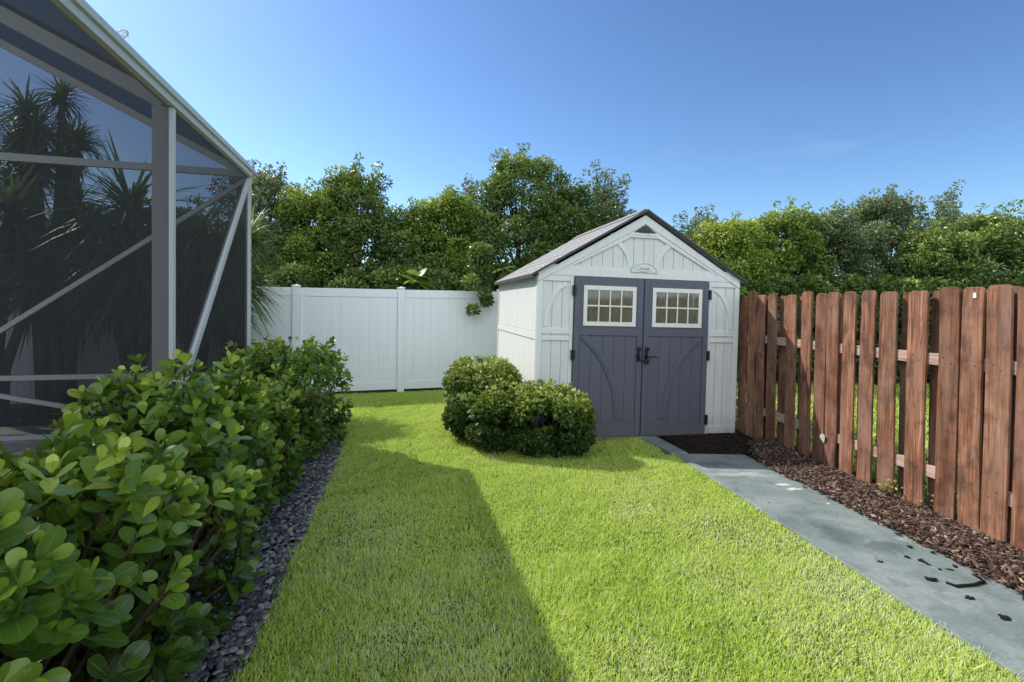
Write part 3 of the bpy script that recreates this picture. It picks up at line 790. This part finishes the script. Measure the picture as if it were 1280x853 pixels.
def tree(name, label, x, y, h, r, mat, dense=1.0, L=.068, W=.04, tb=.52, shape='full', group='trees in the tall screen behind the fences', base=.5, seed=0):
    rs = np.random.default_rng(1000+seed)
    root = empty(name, (x, y, 0)); tag(root, label, 'tree', group)
    cs = []; rad = []
    if shape == 'full':
        nc = int(140*dense)
        for i in range(nc):
            z = base+(h-base-.2)*rs.uniform()**.9
            f = (z-base)/(h-base)
            rr = r*1.12*(1-.5*max(0, f-.5)/.5)
            a = rs.uniform(0, 2*math.pi); q = rr*rs.uniform(.45, 1)
            # most clumps face the garden and the top
            cs.append((q*math.cos(a), q*math.sin(a)*.8, z)); rad.append(rs.uniform(.2, .42)*(1.1-.35*f))
        for i in range(int(5*dense)+3):      # leader shoots
            a = rs.uniform(0, 2*math.pi); q = r*.55*rs.uniform()
            z0 = h-.35; hh = rs.uniform(.15, .55)
            for j in range(3): cs.append((q*math.cos(a)+.04*j, q*math.sin(a), z0+hh*(j/2))); rad.append(.17-.045*j)
    else:
        # loose crown: full low down, separate leafy shoots against the sky
        for i in range(int(40*dense)):
            z = base+(h-1.1-base)*rs.uniform()**.8; a = rs.uniform(0, 2*math.pi); q = r*rs.uniform(.3, 1)
            cs.append((q*math.cos(a), q*math.sin(a)*.8, z)); rad.append(rs.uniform(.2, .36))
        for i in range(int(9*dense)):
            a = rs.uniform(0, 2*math.pi); q = r*rs.uniform(.1, .95); zt = h-.9*(q/r)-rs.uniform(0, .25)
            lx = rs.normal()*.1
            for j in range(6):
                f = j/5
                cs.append((q*math.cos(a)*(.7+.3*f)+lx*f+rs.normal()*.06, q*math.sin(a)*.7+rs.normal()*.06, zt-1.1*(1-f))); rad.append(.25-.14*f)
    rad = np.array(rad)
    per = (rad**2*4*math.pi*(520 if shape == 'full' else 380)*(.085/L)**2*.36).astype(int)
    V, F, at = clumpy(cs, rad, per, L, W, tb=tb)
    at['tint'] = np.clip(at['tint']*(.38+.72*np.clip(V[:, 2]/h, 0, 1)**1.4), 0, 1)  # painted shade: the lower crown gets a darker tint
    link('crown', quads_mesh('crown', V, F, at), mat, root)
    mb = MB()
    tr_top = h*.72
    mb.tube([(0, 0, -.02), (.04, .02, h*.25), (-.03, 0, h*.5), (0, 0, tr_top)], [.11, .085, .06, .03], 9)
    pick = rs.choice(len(cs), size=min(len(cs), 26), replace=False)
    for i in pick:
        c = Vector(cs[int(i)]); z0 = max(.3, c.z*.55)
        z0 = min(z0, tr_top-.1)
        m_ = Vector((c.x*.45, c.y*.45, z0+(c.z-z0)*.35))
        mb.tube([(0, 0, z0), m_, c], [.035, .02, .006], 6)
    mb.build('trunk', M['bark'], root, smooth=True)
    return root
def PX(px, y): return (px-640)/610*y
def PZ(py, px, y): return EYE+((382+.0125*(px-640))-py)/610*y
def T_(px, py, Y, r, mat, label, **k):
    tree(k.pop('name', 'broadleaf_tree'), label, PX(px, Y), Y, PZ(py, px, Y), r, M[mat], **k)
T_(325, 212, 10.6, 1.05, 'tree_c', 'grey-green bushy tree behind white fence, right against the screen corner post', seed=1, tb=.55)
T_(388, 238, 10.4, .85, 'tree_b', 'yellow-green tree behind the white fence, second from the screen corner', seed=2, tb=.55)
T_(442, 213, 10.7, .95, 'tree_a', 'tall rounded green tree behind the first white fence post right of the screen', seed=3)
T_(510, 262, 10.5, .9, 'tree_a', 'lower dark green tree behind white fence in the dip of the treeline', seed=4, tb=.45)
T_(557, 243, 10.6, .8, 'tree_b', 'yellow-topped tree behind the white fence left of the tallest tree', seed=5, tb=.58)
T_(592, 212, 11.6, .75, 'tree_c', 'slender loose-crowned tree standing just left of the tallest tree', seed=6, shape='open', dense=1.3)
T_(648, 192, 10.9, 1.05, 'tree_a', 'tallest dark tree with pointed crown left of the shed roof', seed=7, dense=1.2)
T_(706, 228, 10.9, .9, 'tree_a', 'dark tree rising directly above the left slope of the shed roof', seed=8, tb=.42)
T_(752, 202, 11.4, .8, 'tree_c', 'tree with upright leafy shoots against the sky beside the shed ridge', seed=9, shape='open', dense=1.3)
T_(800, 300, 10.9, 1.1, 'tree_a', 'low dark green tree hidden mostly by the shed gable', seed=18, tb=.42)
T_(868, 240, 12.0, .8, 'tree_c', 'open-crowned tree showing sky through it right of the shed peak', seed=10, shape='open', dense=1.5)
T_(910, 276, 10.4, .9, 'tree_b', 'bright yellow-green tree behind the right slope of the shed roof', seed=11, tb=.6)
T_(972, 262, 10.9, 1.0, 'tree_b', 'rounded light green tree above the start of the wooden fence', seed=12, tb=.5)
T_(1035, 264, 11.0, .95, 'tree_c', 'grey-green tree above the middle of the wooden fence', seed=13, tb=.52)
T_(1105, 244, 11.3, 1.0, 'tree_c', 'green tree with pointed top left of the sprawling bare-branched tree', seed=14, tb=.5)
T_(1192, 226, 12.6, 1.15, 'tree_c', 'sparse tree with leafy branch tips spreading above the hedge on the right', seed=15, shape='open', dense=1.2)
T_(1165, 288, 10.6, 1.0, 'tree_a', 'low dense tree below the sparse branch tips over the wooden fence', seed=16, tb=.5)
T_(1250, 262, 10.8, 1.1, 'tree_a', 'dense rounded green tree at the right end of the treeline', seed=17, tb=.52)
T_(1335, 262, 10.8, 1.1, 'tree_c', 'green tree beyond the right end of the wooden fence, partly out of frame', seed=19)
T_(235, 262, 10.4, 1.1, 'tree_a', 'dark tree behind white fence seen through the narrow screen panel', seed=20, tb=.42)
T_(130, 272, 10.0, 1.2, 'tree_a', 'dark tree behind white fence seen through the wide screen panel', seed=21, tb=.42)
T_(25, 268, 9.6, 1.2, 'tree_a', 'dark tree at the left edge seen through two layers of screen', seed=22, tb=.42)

# understorey bushes that close the foot of the tree line (one per gap)
def bush(name, label, x, y, rx, ry, h, mat, per, L, W, tb, group=None, z0=.05, rows=ROW4, seed=0, cols=2, cat='bush', nclump=60, rr=(.12, .24), parent_loc=True):
    rs = np.random.default_rng(500+seed); root = empty(name, (x, y, 0)); tag(root, label, cat, group)
    cs = []; rad = []
    for i in range(nclump):
        d = rs.normal(size=3); d /= np.linalg.norm(d)
        sq = np.sign(d)*np.abs(d)**.52; rc = rs.uniform(*rr)
        cs.append(((rx-rc)*sq[0], (ry-rc)*sq[1], max(z0+rc*.6, h/2+(h/2-rc)*sq[2]))); rad.append(rc)
    if cat == 'bush' and h < 1.2:
        for i in range(70):      # stray shoots
            a = rs.uniform(0, 6.28); q = rs.uniform(.2, 1)**.5
            cs.append((rx*q*math.cos(a)*.95, ry*q*math.sin(a)*.95, h*(1-.25*q**4)+rs.uniform(-.04, .035))); rad.append(rs.uniform(.03, .05))
    V, F, at = clumpy(cs, rad, [int(per*(q/.18)**2) for q in rad], L, W, tb=tb, rows=rows, cols=cols)
    # shade painted into the tint: leaves darken towards the foot
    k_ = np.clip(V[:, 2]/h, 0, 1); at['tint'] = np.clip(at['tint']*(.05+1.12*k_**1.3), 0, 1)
    link('foliage', quads_mesh('foliage', V, F, at), mat, root)
    mb = MB()
    for i in range(9):
        a = rs.uniform(0, 6.28); c = Vector(cs[int(rs.integers(len(cs)))])
        mb.tube([(.08*math.cos(a), .08*math.sin(a), -.02), (c.x*.5, c.y*.5, c.z*.45), c], [.016, .011, .004], 6)
    mb.build('stem', M['bark'], root, smooth=True)
    return root
for i, px in enumerate(range(40, 1320, 118)):
    Y = 9.75+(.31*(PX(px, 9.7)+3.5)+8.1-9.0 if px < 560 else .35)*.6
    Y = max(Y, 9.2)
    lab = ['through the wide screen panel at left', 'behind the thick screen post', 'beside the screen corner', 'below the rounded green tree', 'beneath the dip in the treeline',
           'behind the white fence next to the shed', 'behind the shed wall', 'behind the right side of the shed', 'over the far end of the wooden fence',
           'over the middle of the wooden fence', 'over the near part of the wooden fence'][i]
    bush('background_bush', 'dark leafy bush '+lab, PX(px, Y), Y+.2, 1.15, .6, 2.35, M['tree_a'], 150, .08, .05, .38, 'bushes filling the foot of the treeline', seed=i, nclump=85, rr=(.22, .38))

# ------------------------------------------------------------------ round-leaved glossy hedge (near left)
CL_ROWS = [(0, .07), (.18, .22), (.4, .40), (.62, .5), (.8, .46), (.93, .28), (1, .06)]
def clusia(label, x, y, rx, ry, h, n_ros, L, seed, lift=0.0):
    rs = np.random.default_rng(seed); root = empty('hedge_shrub', (x, y, 0)); tag(root, label, 'hedge shrub', 'glossy round-leaved shrubs in the row beside the screen')
    P = []; A = []; N = []; LL = []; T = []; stems = MB(); tips = []
    for i in range(n_ros):
        d = rs.normal(size=3); d /= np.linalg.norm(d)
        if d[2] < -.75: d[2] = -d[2]
        sq = np.sign(d)*np.abs(d)**.58
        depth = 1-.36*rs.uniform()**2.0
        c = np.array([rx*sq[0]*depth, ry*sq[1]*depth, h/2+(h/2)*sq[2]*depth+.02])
        if sq[2] > .3: c[2] += rs.choice([rs.uniform(-.05, .05), rs.uniform(.0, .17)], p=[.72, .28])
        if c[2] < .06: continue
        ax = d*np.array([.9, .9, .5])+np.array([0, 0, .75])+rs.normal(size=3)*.25; ax /= np.linalg.norm(ax)
        u = np.cross(ax, [0.3, .2, .9]); u /= np.linalg.norm(u); v_ = np.cross(ax, u)
        if rs.uniform() < .35: tips.append((c, ax))
        ph = rs.uniform(0, 6.28); npair = rs.integers(2, 5)
        light = rs.normal()*.12
        for j in range(npair):
            for s_ in (0, 1):
                a = ph+j*math.pi/2+s_*math.pi+rs.normal()*.15
                rad = u*math.cos(a)+v_*math.sin(a)
                opn = .45+.33*(npair-1-j)+rs.normal()*.12      # newest pair upright
                la = ax*math.cos(opn)+rad*math.sin(opn)
                P.append(c-ax*(.03*(npair-1-j))); A.append(la); N.append(ax*math.sin(opn)-rad*math.cos(opn)+rs.normal(size=3)*.12)
                LL.append(L*rs.uniform(.72, 1.15)*(.72 if j == npair-1 else 1))
                T.append(.17-.40*(1-depth)+light*1.5+.75*np.clip(c[2]/h-.5, -.6, .6)+(.22 if j == npair-1 else 0)+rs.normal()*.09)  # deep and low leaves tinted darker, shade put into their colour
    P = np.array(P); A = np.array(A); N = np.array(N); LL = np.array(LL); n = len(P)
    V, F, at = leaves(P, A, N, LL, LL*rs.uniform(.52, .68, n), CL_ROWS, np.clip(np.array(T), 0, 1), cols=5, fold=.10, curl=rs.uniform(-.16, .06, n), droop=rs.uniform(0, .12, n))
    link('foliage', quads_mesh('foliage', V, F, at), M['clusia'], root, smooth=True)
    for c, ax in tips[:90]:
        b = np.array([c[0]*.25, c[1]*.25, 0]); m_ = b*.5+c*.5-ax*.05
        stems.tube([tuple(b), tuple(m_), tuple(c-ax*.02), tuple(c)], [.011, .008, .005, .004], 5)
    stems.build('stem', M['bark'], root, smooth=True)
    return root
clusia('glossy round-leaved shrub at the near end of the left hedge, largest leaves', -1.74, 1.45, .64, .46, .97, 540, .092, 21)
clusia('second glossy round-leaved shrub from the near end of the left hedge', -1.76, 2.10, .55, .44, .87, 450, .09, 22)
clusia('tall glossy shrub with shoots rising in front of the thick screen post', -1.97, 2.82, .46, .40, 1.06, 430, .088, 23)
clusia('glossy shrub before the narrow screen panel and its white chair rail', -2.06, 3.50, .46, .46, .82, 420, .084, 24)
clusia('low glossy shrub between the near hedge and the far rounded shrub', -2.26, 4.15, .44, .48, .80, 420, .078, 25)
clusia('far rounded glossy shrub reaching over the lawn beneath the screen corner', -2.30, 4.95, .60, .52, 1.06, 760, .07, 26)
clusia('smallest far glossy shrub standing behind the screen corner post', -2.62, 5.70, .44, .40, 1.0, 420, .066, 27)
# upright shoot in front of the post
def shoot(label, x, y, z, h, seed):
    pass
# orange old leaf on the far shrub
V, F, at = leaves(np.array([[-1.86, 4.62, .64]]), np.array([[.6, -.5, .3]]), np.array([[.2, -.8, .5]]), .07, .045, CL_ROWS, np.array([.5]), cols=3)
tag(link('orange_leaf', quads_mesh('orange_leaf', V, F, at), M['orange']), 'single orange leaf on the right side of the far rounded shrub', 'leaf')

# ------------------------------------------------------------------ clipped small-leaved bushes
BR = [(0, .12), (.5, .5), (1, .08)]
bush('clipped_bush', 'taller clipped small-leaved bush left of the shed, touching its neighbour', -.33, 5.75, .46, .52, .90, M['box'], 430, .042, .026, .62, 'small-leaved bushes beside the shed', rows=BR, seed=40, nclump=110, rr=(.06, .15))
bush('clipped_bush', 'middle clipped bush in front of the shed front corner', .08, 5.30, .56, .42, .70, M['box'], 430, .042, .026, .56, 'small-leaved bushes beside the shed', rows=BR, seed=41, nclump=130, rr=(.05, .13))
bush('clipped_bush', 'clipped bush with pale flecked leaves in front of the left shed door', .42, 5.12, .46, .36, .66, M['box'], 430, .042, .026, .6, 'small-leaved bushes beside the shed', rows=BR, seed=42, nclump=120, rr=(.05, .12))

# ------------------------------------------------------------------ spiky dracaenas behind / inside the screen
ST_ROWS = [(0, .35), (.15, .5), (.5, .45), (.8, .25), (1, .02)]
def dracaena(label, x, y, heads, seed, L=.62, n=95, cat='dracaena', wd=.030):
    rs = np.random.default_rng(seed); root = empty('dracaena_plant', (x, y, 0)); tag(root, label, 'spiky plant', 'spiky plants behind the screen')
    parts = []; dry = []
    mb = MB()
    for (hx, hy, hz, sc) in heads:
        m_ = int(n*1.7); a = rs.uniform(0, 6.28, m_); el = np.arcsin(np.clip(rs.uniform(-.55, 1, m_), -1, 1))
        A = np.stack([np.cos(a)*np.cos(el), np.sin(a)*np.cos(el), np.sin(el)], 1)
        N = np.stack([-np.cos(a)*np.sin(el), -np.sin(a)*np.sin(el), np.cos(el)], 1)
        P = np.array([hx, hy, hz])+A*.03-np.array([0, 0, 1])*rs.uniform(0, .22*sc, m_)[:, None]
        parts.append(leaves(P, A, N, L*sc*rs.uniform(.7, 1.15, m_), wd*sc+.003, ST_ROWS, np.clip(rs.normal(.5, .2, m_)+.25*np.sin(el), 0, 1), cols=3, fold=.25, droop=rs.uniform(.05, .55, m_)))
        m2 = 26; a = rs.uniform(0, 6.28, m2); A = np.stack([np.cos(a)*.6, np.sin(a)*.6, -np.ones(m2)*rs.uniform(.5, 1.5, m2)], 1)
        P = np.array([hx, hy, hz-.15])-np.array([0, 0, 1])*rs.uniform(0, .35*sc, m2)[:, None]
        dry.append(leaves(P, A, np.stack([np.cos(a), np.sin(a), np.ones(m2)*.4], 1), L*sc*rs.uniform(.5, .95, m2), .026, ST_ROWS, rs.uniform(0, 1, m2), cols=2, fold=0, droop=rs.uniform(0, .3, m2)))
        bz = rs.uniform(.0, .25)*0
        mb.tube([(hx*.12, hy*.12, -.02), (hx*.3, hy*.3, hz*.35), (hx*.85, hy*.85, hz*.75), (hx, hy, hz)], [.075*sc+.02, .06, .05, .035], 9)
    V, F, at = join(parts); link('foliage', quads_mesh('foliage', V, F, at), M['dracaena'], root, smooth=True)
    V, F, at = join(dry); link('dead_leaves', quads_mesh('dead_leaves', V, F, at), M['dry'], root)
    mb.build('trunk', M['palm_bark'], root, smooth=True)
dracaena('tall branching spiky plant with narrow heads against the sky at left', PX(60, 6.9), 6.9, [(-.30, 0, 4.3, .85), (-.62, .2, 3.9, .8), (.12, .1, 4.5, .62), (.44, 0, 3.85, .66), (-.7, .2, 3.3, .95), (-.05, -.1, 3.5, .9), (.25, .2, 3.0, .9), (-.35, .1, 3.75, .95), (-.5, .3, 3.5, 1.0), (.1, .25, 3.95, .8), (-.15, 0, 4.0, .85)], 51, .6, 85)
dracaena('spiky plant with leaning dark trunk left of the thick post', PX(80, 6.3), 6.3, [(.25, 0, 1.95, 1.15), (-.35, .1, 2.2, 1.1), (.0, .3, 2.45, 1.0)], 52, .68, 120)
dracaena('broad spiky plant with stiff sword leaves just left of the thick post', PX(165, 6.5), 6.5, [(0, 0, 2.85, 1.5), (-.25, 0, 1.85, 1.2), (.25, .1, 1.75, 1.15), (.05, 0, 2.15, 1.3)], 53, .7, 120)
dracaena('spiky plant seen through the narrow screen panel', PX(245, 6.7), 6.7, [(0, 0, 2.45, 1.3), (.2, .1, 1.9, 1.2), (-.25, .1, 1.75, 1.1), (.3, 0, 2.3, .9)], 54, .68, 120)
dracaena('spiky plant reaching past the screen corner over the white fence', PX(297, 6.9), 6.9, [(0, 0, 1.95, 1.05), (.05, .1, 2.5, 1.0), (-.1, -.1, 1.55, .9)], 55, .62, 120)
dracaena('spiky plant at the far left, cut by the photo edge', PX(-10, 6.2), 6.2, [(0, 0, 2.3, 1.2), (.3, .2, 1.85, 1.1), (.25, 0, 2.75, 1.0)], 56, .66, 110)

# broad-leaved young plants poking out above the fences
BL = [(0, .05), (.2, .34), (.45, .5), (.7, .42), (.9, .18), (1, .01)]
def broad(label, x, y, z, n, L, seed):
    rs = np.random.default_rng(seed); root = empty('broad_leaf_plant', (x, y, 0)); tag(root, label, 'plant', 'broad-leaved plants above the fences')
    a = rs.uniform(0, 6.28, n); el = rs.uniform(-.3, .9, n)
    A = np.stack([np.cos(a)*np.cos(el), np.sin(a)*np.cos(el)*.7-.2, np.sin(el)], 1)
    P = np.tile(np.array([0, 0, z]), (n, 1))-np.array([0, 0, 1])*rs.uniform(0, .15, n)[:, None]
    V, F, at = leaves(P, A, np.array([[0, -.3, 1.]])+rs.normal(size=(n, 3))*.2, L*rs.uniform(.7, 1.2, n), L*.45, BL, rs.uniform(.2, 1, n), cols=3, fold=.15, droop=rs.uniform(.1, .6, n))
    link('foliage', quads_mesh('foliage', V, F, at), M['bigleaf'], root, smooth=True)
    mb = MB(); mb.tube([(0, 0, 0), (.02, 0, z*.6), (0, 0, z)], [.02, .016, .01], 8); mb.build('stem', M['bark'], root, smooth=True)
broad('young plant with long broad leaves peeping over white fence right of a post', PX(522, 9.05), 9.05, PZ(345, 522, 9.05), 9, .36, 61)
broad('pale upright leaf beside the shed eave', PX(628, 8.9), 9.2, PZ(335, 628, 9.2), 2, .3, 63)
# drooping branch over the fence beside the shed
rs = np.random.default_rng(9)
root = empty('overhanging_branch', (PX(600, 8.75), 8.75, 0)); 
tag(root, 'leafy branch hanging down over white fence beside the shed wall', 'branch')
cs = [(rs.normal()*.16, rs.normal()*.1, 1.55+.22*i*.5+rs.normal()*.05) for i in range(9)]
rad = [.10+.015*i for i in range(9)]
V, F, at = clumpy(cs, rad, [int(260*(q/.15)**2) for q in rad], .075, .045, tb=.5)
link('foliage', quads_mesh('foliage', V, F, at), M['tree_a'], root)
mb = MB(); mb.tube([(0, 0, 1.5), (.02, .1, 1.95), (.05, .35, 2.4), (.2, 1.6, 2.6)], [.004, .009, .016, .03], 6); mb.build('stem', M['bark'], root)

# ------------------------------------------------------------------ small things
def weed(label, x, y, n, L, seed):
    rs = np.random.default_rng(seed); root = empty('weed', (x, y, .01)); tag(root, label, 'weed', 'weeds at the foot of the wooden fence')
    P = rs.normal(size=(n, 3))*np.array([.05, .05, .05])+np.array([0, 0, .09]); P[:, 2] = np.abs(P[:, 2])
    A = randdir(n)+np.array([0, 0, .5]); N = randdir(n)*.5+np.array([0, 0, 1])
    V, F, at = leaves(P, A, N, L*rs.uniform(.6, 1.2, n), L*.5, BL, rs.uniform(.2, 1, n), cols=3)
    link('foliage', quads_mesh('foliage', V, F, at), M['box'], root)
    mb = MB()
    for p in P[:10]: mb.tube([(0, 0, 0), tuple(p)], [.003, .0015], 5)
    mb.build('stem', M['bark'], root)
weed('small leafy weed growing between two pickets at the path bend', 2.97+.1, 3.92, 60, .03, 71)
weed('thin weed behind the pickets near the middle of the fence', 3.08+.12, 4.22, 40, .035, 72)
weed('tiny weed by the nearer fence gap', 3.17, 3.62, 30, .028, 73)

def clod(label, x, y, r, fl=.28, z=.022):
    v = IV*np.array([r*random.uniform(.9, 1.6), r*random.uniform(.6, 1), r*fl])*(1+RNG.normal(size=(len(IV), 1))*.32)
    me = quads_mesh('soil_clump', v, IF); o = link('soil_clump', me, M['soil'], smooth=True)
    o.location = (x, y, z+r*fl*.5); o.rotation_euler.z = random.uniform(0, 3)
    tag(o, label, 'soil clump', 'dark soil clumps scattered on the path')
def GP(px, py):
    h = 382+.0125*(px-640); Y = EYE*610/(py-h); return (px-640)/610*Y, Y
spots = [(1145, 691, .020), (1142, 704, .017), (1160, 709, .02), (1168, 713, .012), (1184, 720, .011), (1195, 720, .012), (1129, 674, .012), (1108, 710, .012), (1203, 716, .012), (1222, 757, .018), (1268, 783, .02), (967, 634, .007), (1172, 733, .026)]
for px, py, r in spots:
    x, y = GP(px, py)
    clod('small black soil clump lying on the painted path near the mulch edge', x, y, r)
# bent black twig on the path
mb = MB(); pts = [GP(1192, 738), GP(1205, 743), GP(1228, 741), GP(1240, 737), GP(1236, 733), GP(1224, 727)]
mb.tube([(x, y, .029) for x, y in pts], [.006, .009, .008, .010, .007, .003], 7)
tag(mb.build('twig', M['soil'], smooth=True), 'bent black twig lying on the path among soil clumps', 'twig')
mb = MB(); mb.tube([(3.02, 4.45, .05), (2.99, 4.2, .07), (2.97, 4.0, .055)], [.004, .006, .003], 6)
tag(mb.build('twig', M['chip'], smooth=True), 'thin pale twig on the mulch at the foot of the pickets', 'twig')
# pale dry leaf caught on the fence
V, F, at = leaves(np.array([[0, 0, 0.]]), np.array([[0, .3, 1.]]), np.array([[-1., -.2, 0]]), .085, .062, CL_ROWS, np.array([.9]), cols=5, fold=.2)
o = link('dry_leaf', quads_mesh('dry_leaf', V, F, at), M['patio'], smooth=True)
yy = 4.66; o.location = (fenceline(yy)-.035, yy, .27); tag(o, 'pale round dry leaf stuck to a picket low on the shaded fence', 'leaf')

# ------------------------------------------------------------------ light, sky, camera
SD = Vector((-1, .5, 1.142)).normalized()
el = math.asin(SD.z); az = math.atan2(SD.x, SD.y)
sun = bpy.data.lights.new('sun', 'SUN'); sun.energy = 5.0; sun.angle = R(.55); sun.color = (1, .95, .86)
so = bpy.data.objects.new('sun', sun); COL.objects.link(so); so.rotation_euler = SD.to_track_quat('Z', 'Y').to_euler()
w = bpy.data.worlds.new('World'); SC.world = w; w.use_nodes = True
nt = w.node_tree; nt.nodes.clear()
sky = nt.nodes.new('ShaderNodeTexSky'); sky.sky_type = 'NISHITA'; sky.sun_disc = False
sky.sun_elevation = el; sky.sun_rotation = az; sky.air_density = 1.0; sky.dust_density = .6; sky.ozone_density = 1.6
bg = nt.nodes.new('ShaderNodeBackground'); bg.inputs['Strength'].default_value = .107; CLOUD_FILL = 16
wo = nt.nodes.new('ShaderNodeOutputWorld')
def wn(ty, **k):
    n_ = nt.nodes.new(ty)
    for a_, b_ in k.items(): setattr(n_, a_, b_)
    return n_
gm = wn('ShaderNodeGamma'); gm.inputs['Gamma'].default_value = 1.3; nt.links.new(sky.outputs[0], gm.inputs['Color'])
tn = wn('ShaderNodeMix', data_type='RGBA', blend_type='MULTIPLY'); tn.inputs[0].default_value = 1; tn.inputs[7].default_value = (.87, 1.0, 1.08, 1)
nt.links.new(gm.outputs[0], tn.inputs[6])
# bright clouds added out of view behind the camera as fill light
tc = wn('ShaderNodeTexCoord'); sx = wn('ShaderNodeSeparateXYZ'); nt.links.new(tc.outputs['Generated'], sx.inputs[0])
def mth(op, a_, b_, c_=False):
    n_ = wn('ShaderNodeMath', operation=op); n_.use_clamp = c_
    for v_, i_ in ((a_, 0), (b_, 1)):
        if hasattr(v_, 'is_output'): nt.links.new(v_, n_.inputs[i_])
        else: n_.inputs[i_].default_value = v_
    return n_.outputs[0]
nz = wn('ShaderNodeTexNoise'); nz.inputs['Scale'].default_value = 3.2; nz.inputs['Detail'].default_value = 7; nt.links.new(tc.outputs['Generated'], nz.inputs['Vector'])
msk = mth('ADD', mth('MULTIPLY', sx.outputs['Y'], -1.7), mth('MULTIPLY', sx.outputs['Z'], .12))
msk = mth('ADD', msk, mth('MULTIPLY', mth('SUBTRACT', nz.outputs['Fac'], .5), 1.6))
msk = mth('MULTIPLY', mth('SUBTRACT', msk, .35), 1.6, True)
# sky dimmed out of view, overhead and at left, added to deepen shadows
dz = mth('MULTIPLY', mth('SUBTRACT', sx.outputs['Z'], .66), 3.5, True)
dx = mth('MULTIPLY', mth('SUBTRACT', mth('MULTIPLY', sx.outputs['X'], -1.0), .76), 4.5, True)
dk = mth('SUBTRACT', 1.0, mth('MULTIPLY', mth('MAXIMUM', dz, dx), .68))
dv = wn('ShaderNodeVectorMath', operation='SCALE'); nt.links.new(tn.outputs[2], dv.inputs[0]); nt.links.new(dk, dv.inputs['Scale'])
cm = wn('ShaderNodeMix', data_type='RGBA'); nt.links.new(msk, cm.inputs[0]); nt.links.new(dv.outputs[0], cm.inputs[6]); cm.inputs[7].default_value = (CLOUD_FILL*.90, CLOUD_FILL, CLOUD_FILL*1.12, 1)
# faint wisps inside the blue
n2_ = wn('ShaderNodeTexNoise'); n2_.inputs['Scale'].default_value = 2.6; n2_.inputs['Detail'].default_value = 6; n2_.inputs['Roughness'].default_value = .6
mp_ = wn('ShaderNodeMapping'); mp_.inputs['Scale'].default_value = (1, 1, 4); nt.links.new(tc.outputs['Generated'], mp_.inputs[0]); nt.links.new(mp_.outputs[0], n2_.inputs['Vector'])
wf = mth('MULTIPLY', mth('SUBTRACT', n2_.outputs['Fac'], .60, True), .9, True)
c2_ = wn('ShaderNodeMix', data_type='RGBA'); nt.links.new(wf, c2_.inputs[0]); nt.links.new(cm.outputs[2], c2_.inputs[6]); c2_.inputs[7].default_value = (6, 7.2, 8.2, 1)
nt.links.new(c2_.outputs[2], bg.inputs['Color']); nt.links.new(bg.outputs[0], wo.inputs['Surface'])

cam = bpy.data.cameras.new('camera'); cam.sensor_width = 36; cam.lens = 610/1280*36; cam.clip_end = 2000; cam.clip_start = .05
cam.shift_y = -34/1280
co = bpy.data.objects.new('camera', cam); COL.objects.link(co)
co.matrix_world = Matrix.Translation((0, 0, EYE)) @ Matrix.Rotation(R(89), 4, 'X') @ Matrix.Rotation(R(.72), 4, 'Z')
SC.camera = co
SC.view_settings.view_transform = 'Standard'; SC.view_settings.look = 'None'; SC.view_settings.exposure = 0
SC.cycles.max_bounces = 8; SC.cycles.transparent_max_bounces = 16; SC.cycles.use_denoising = True
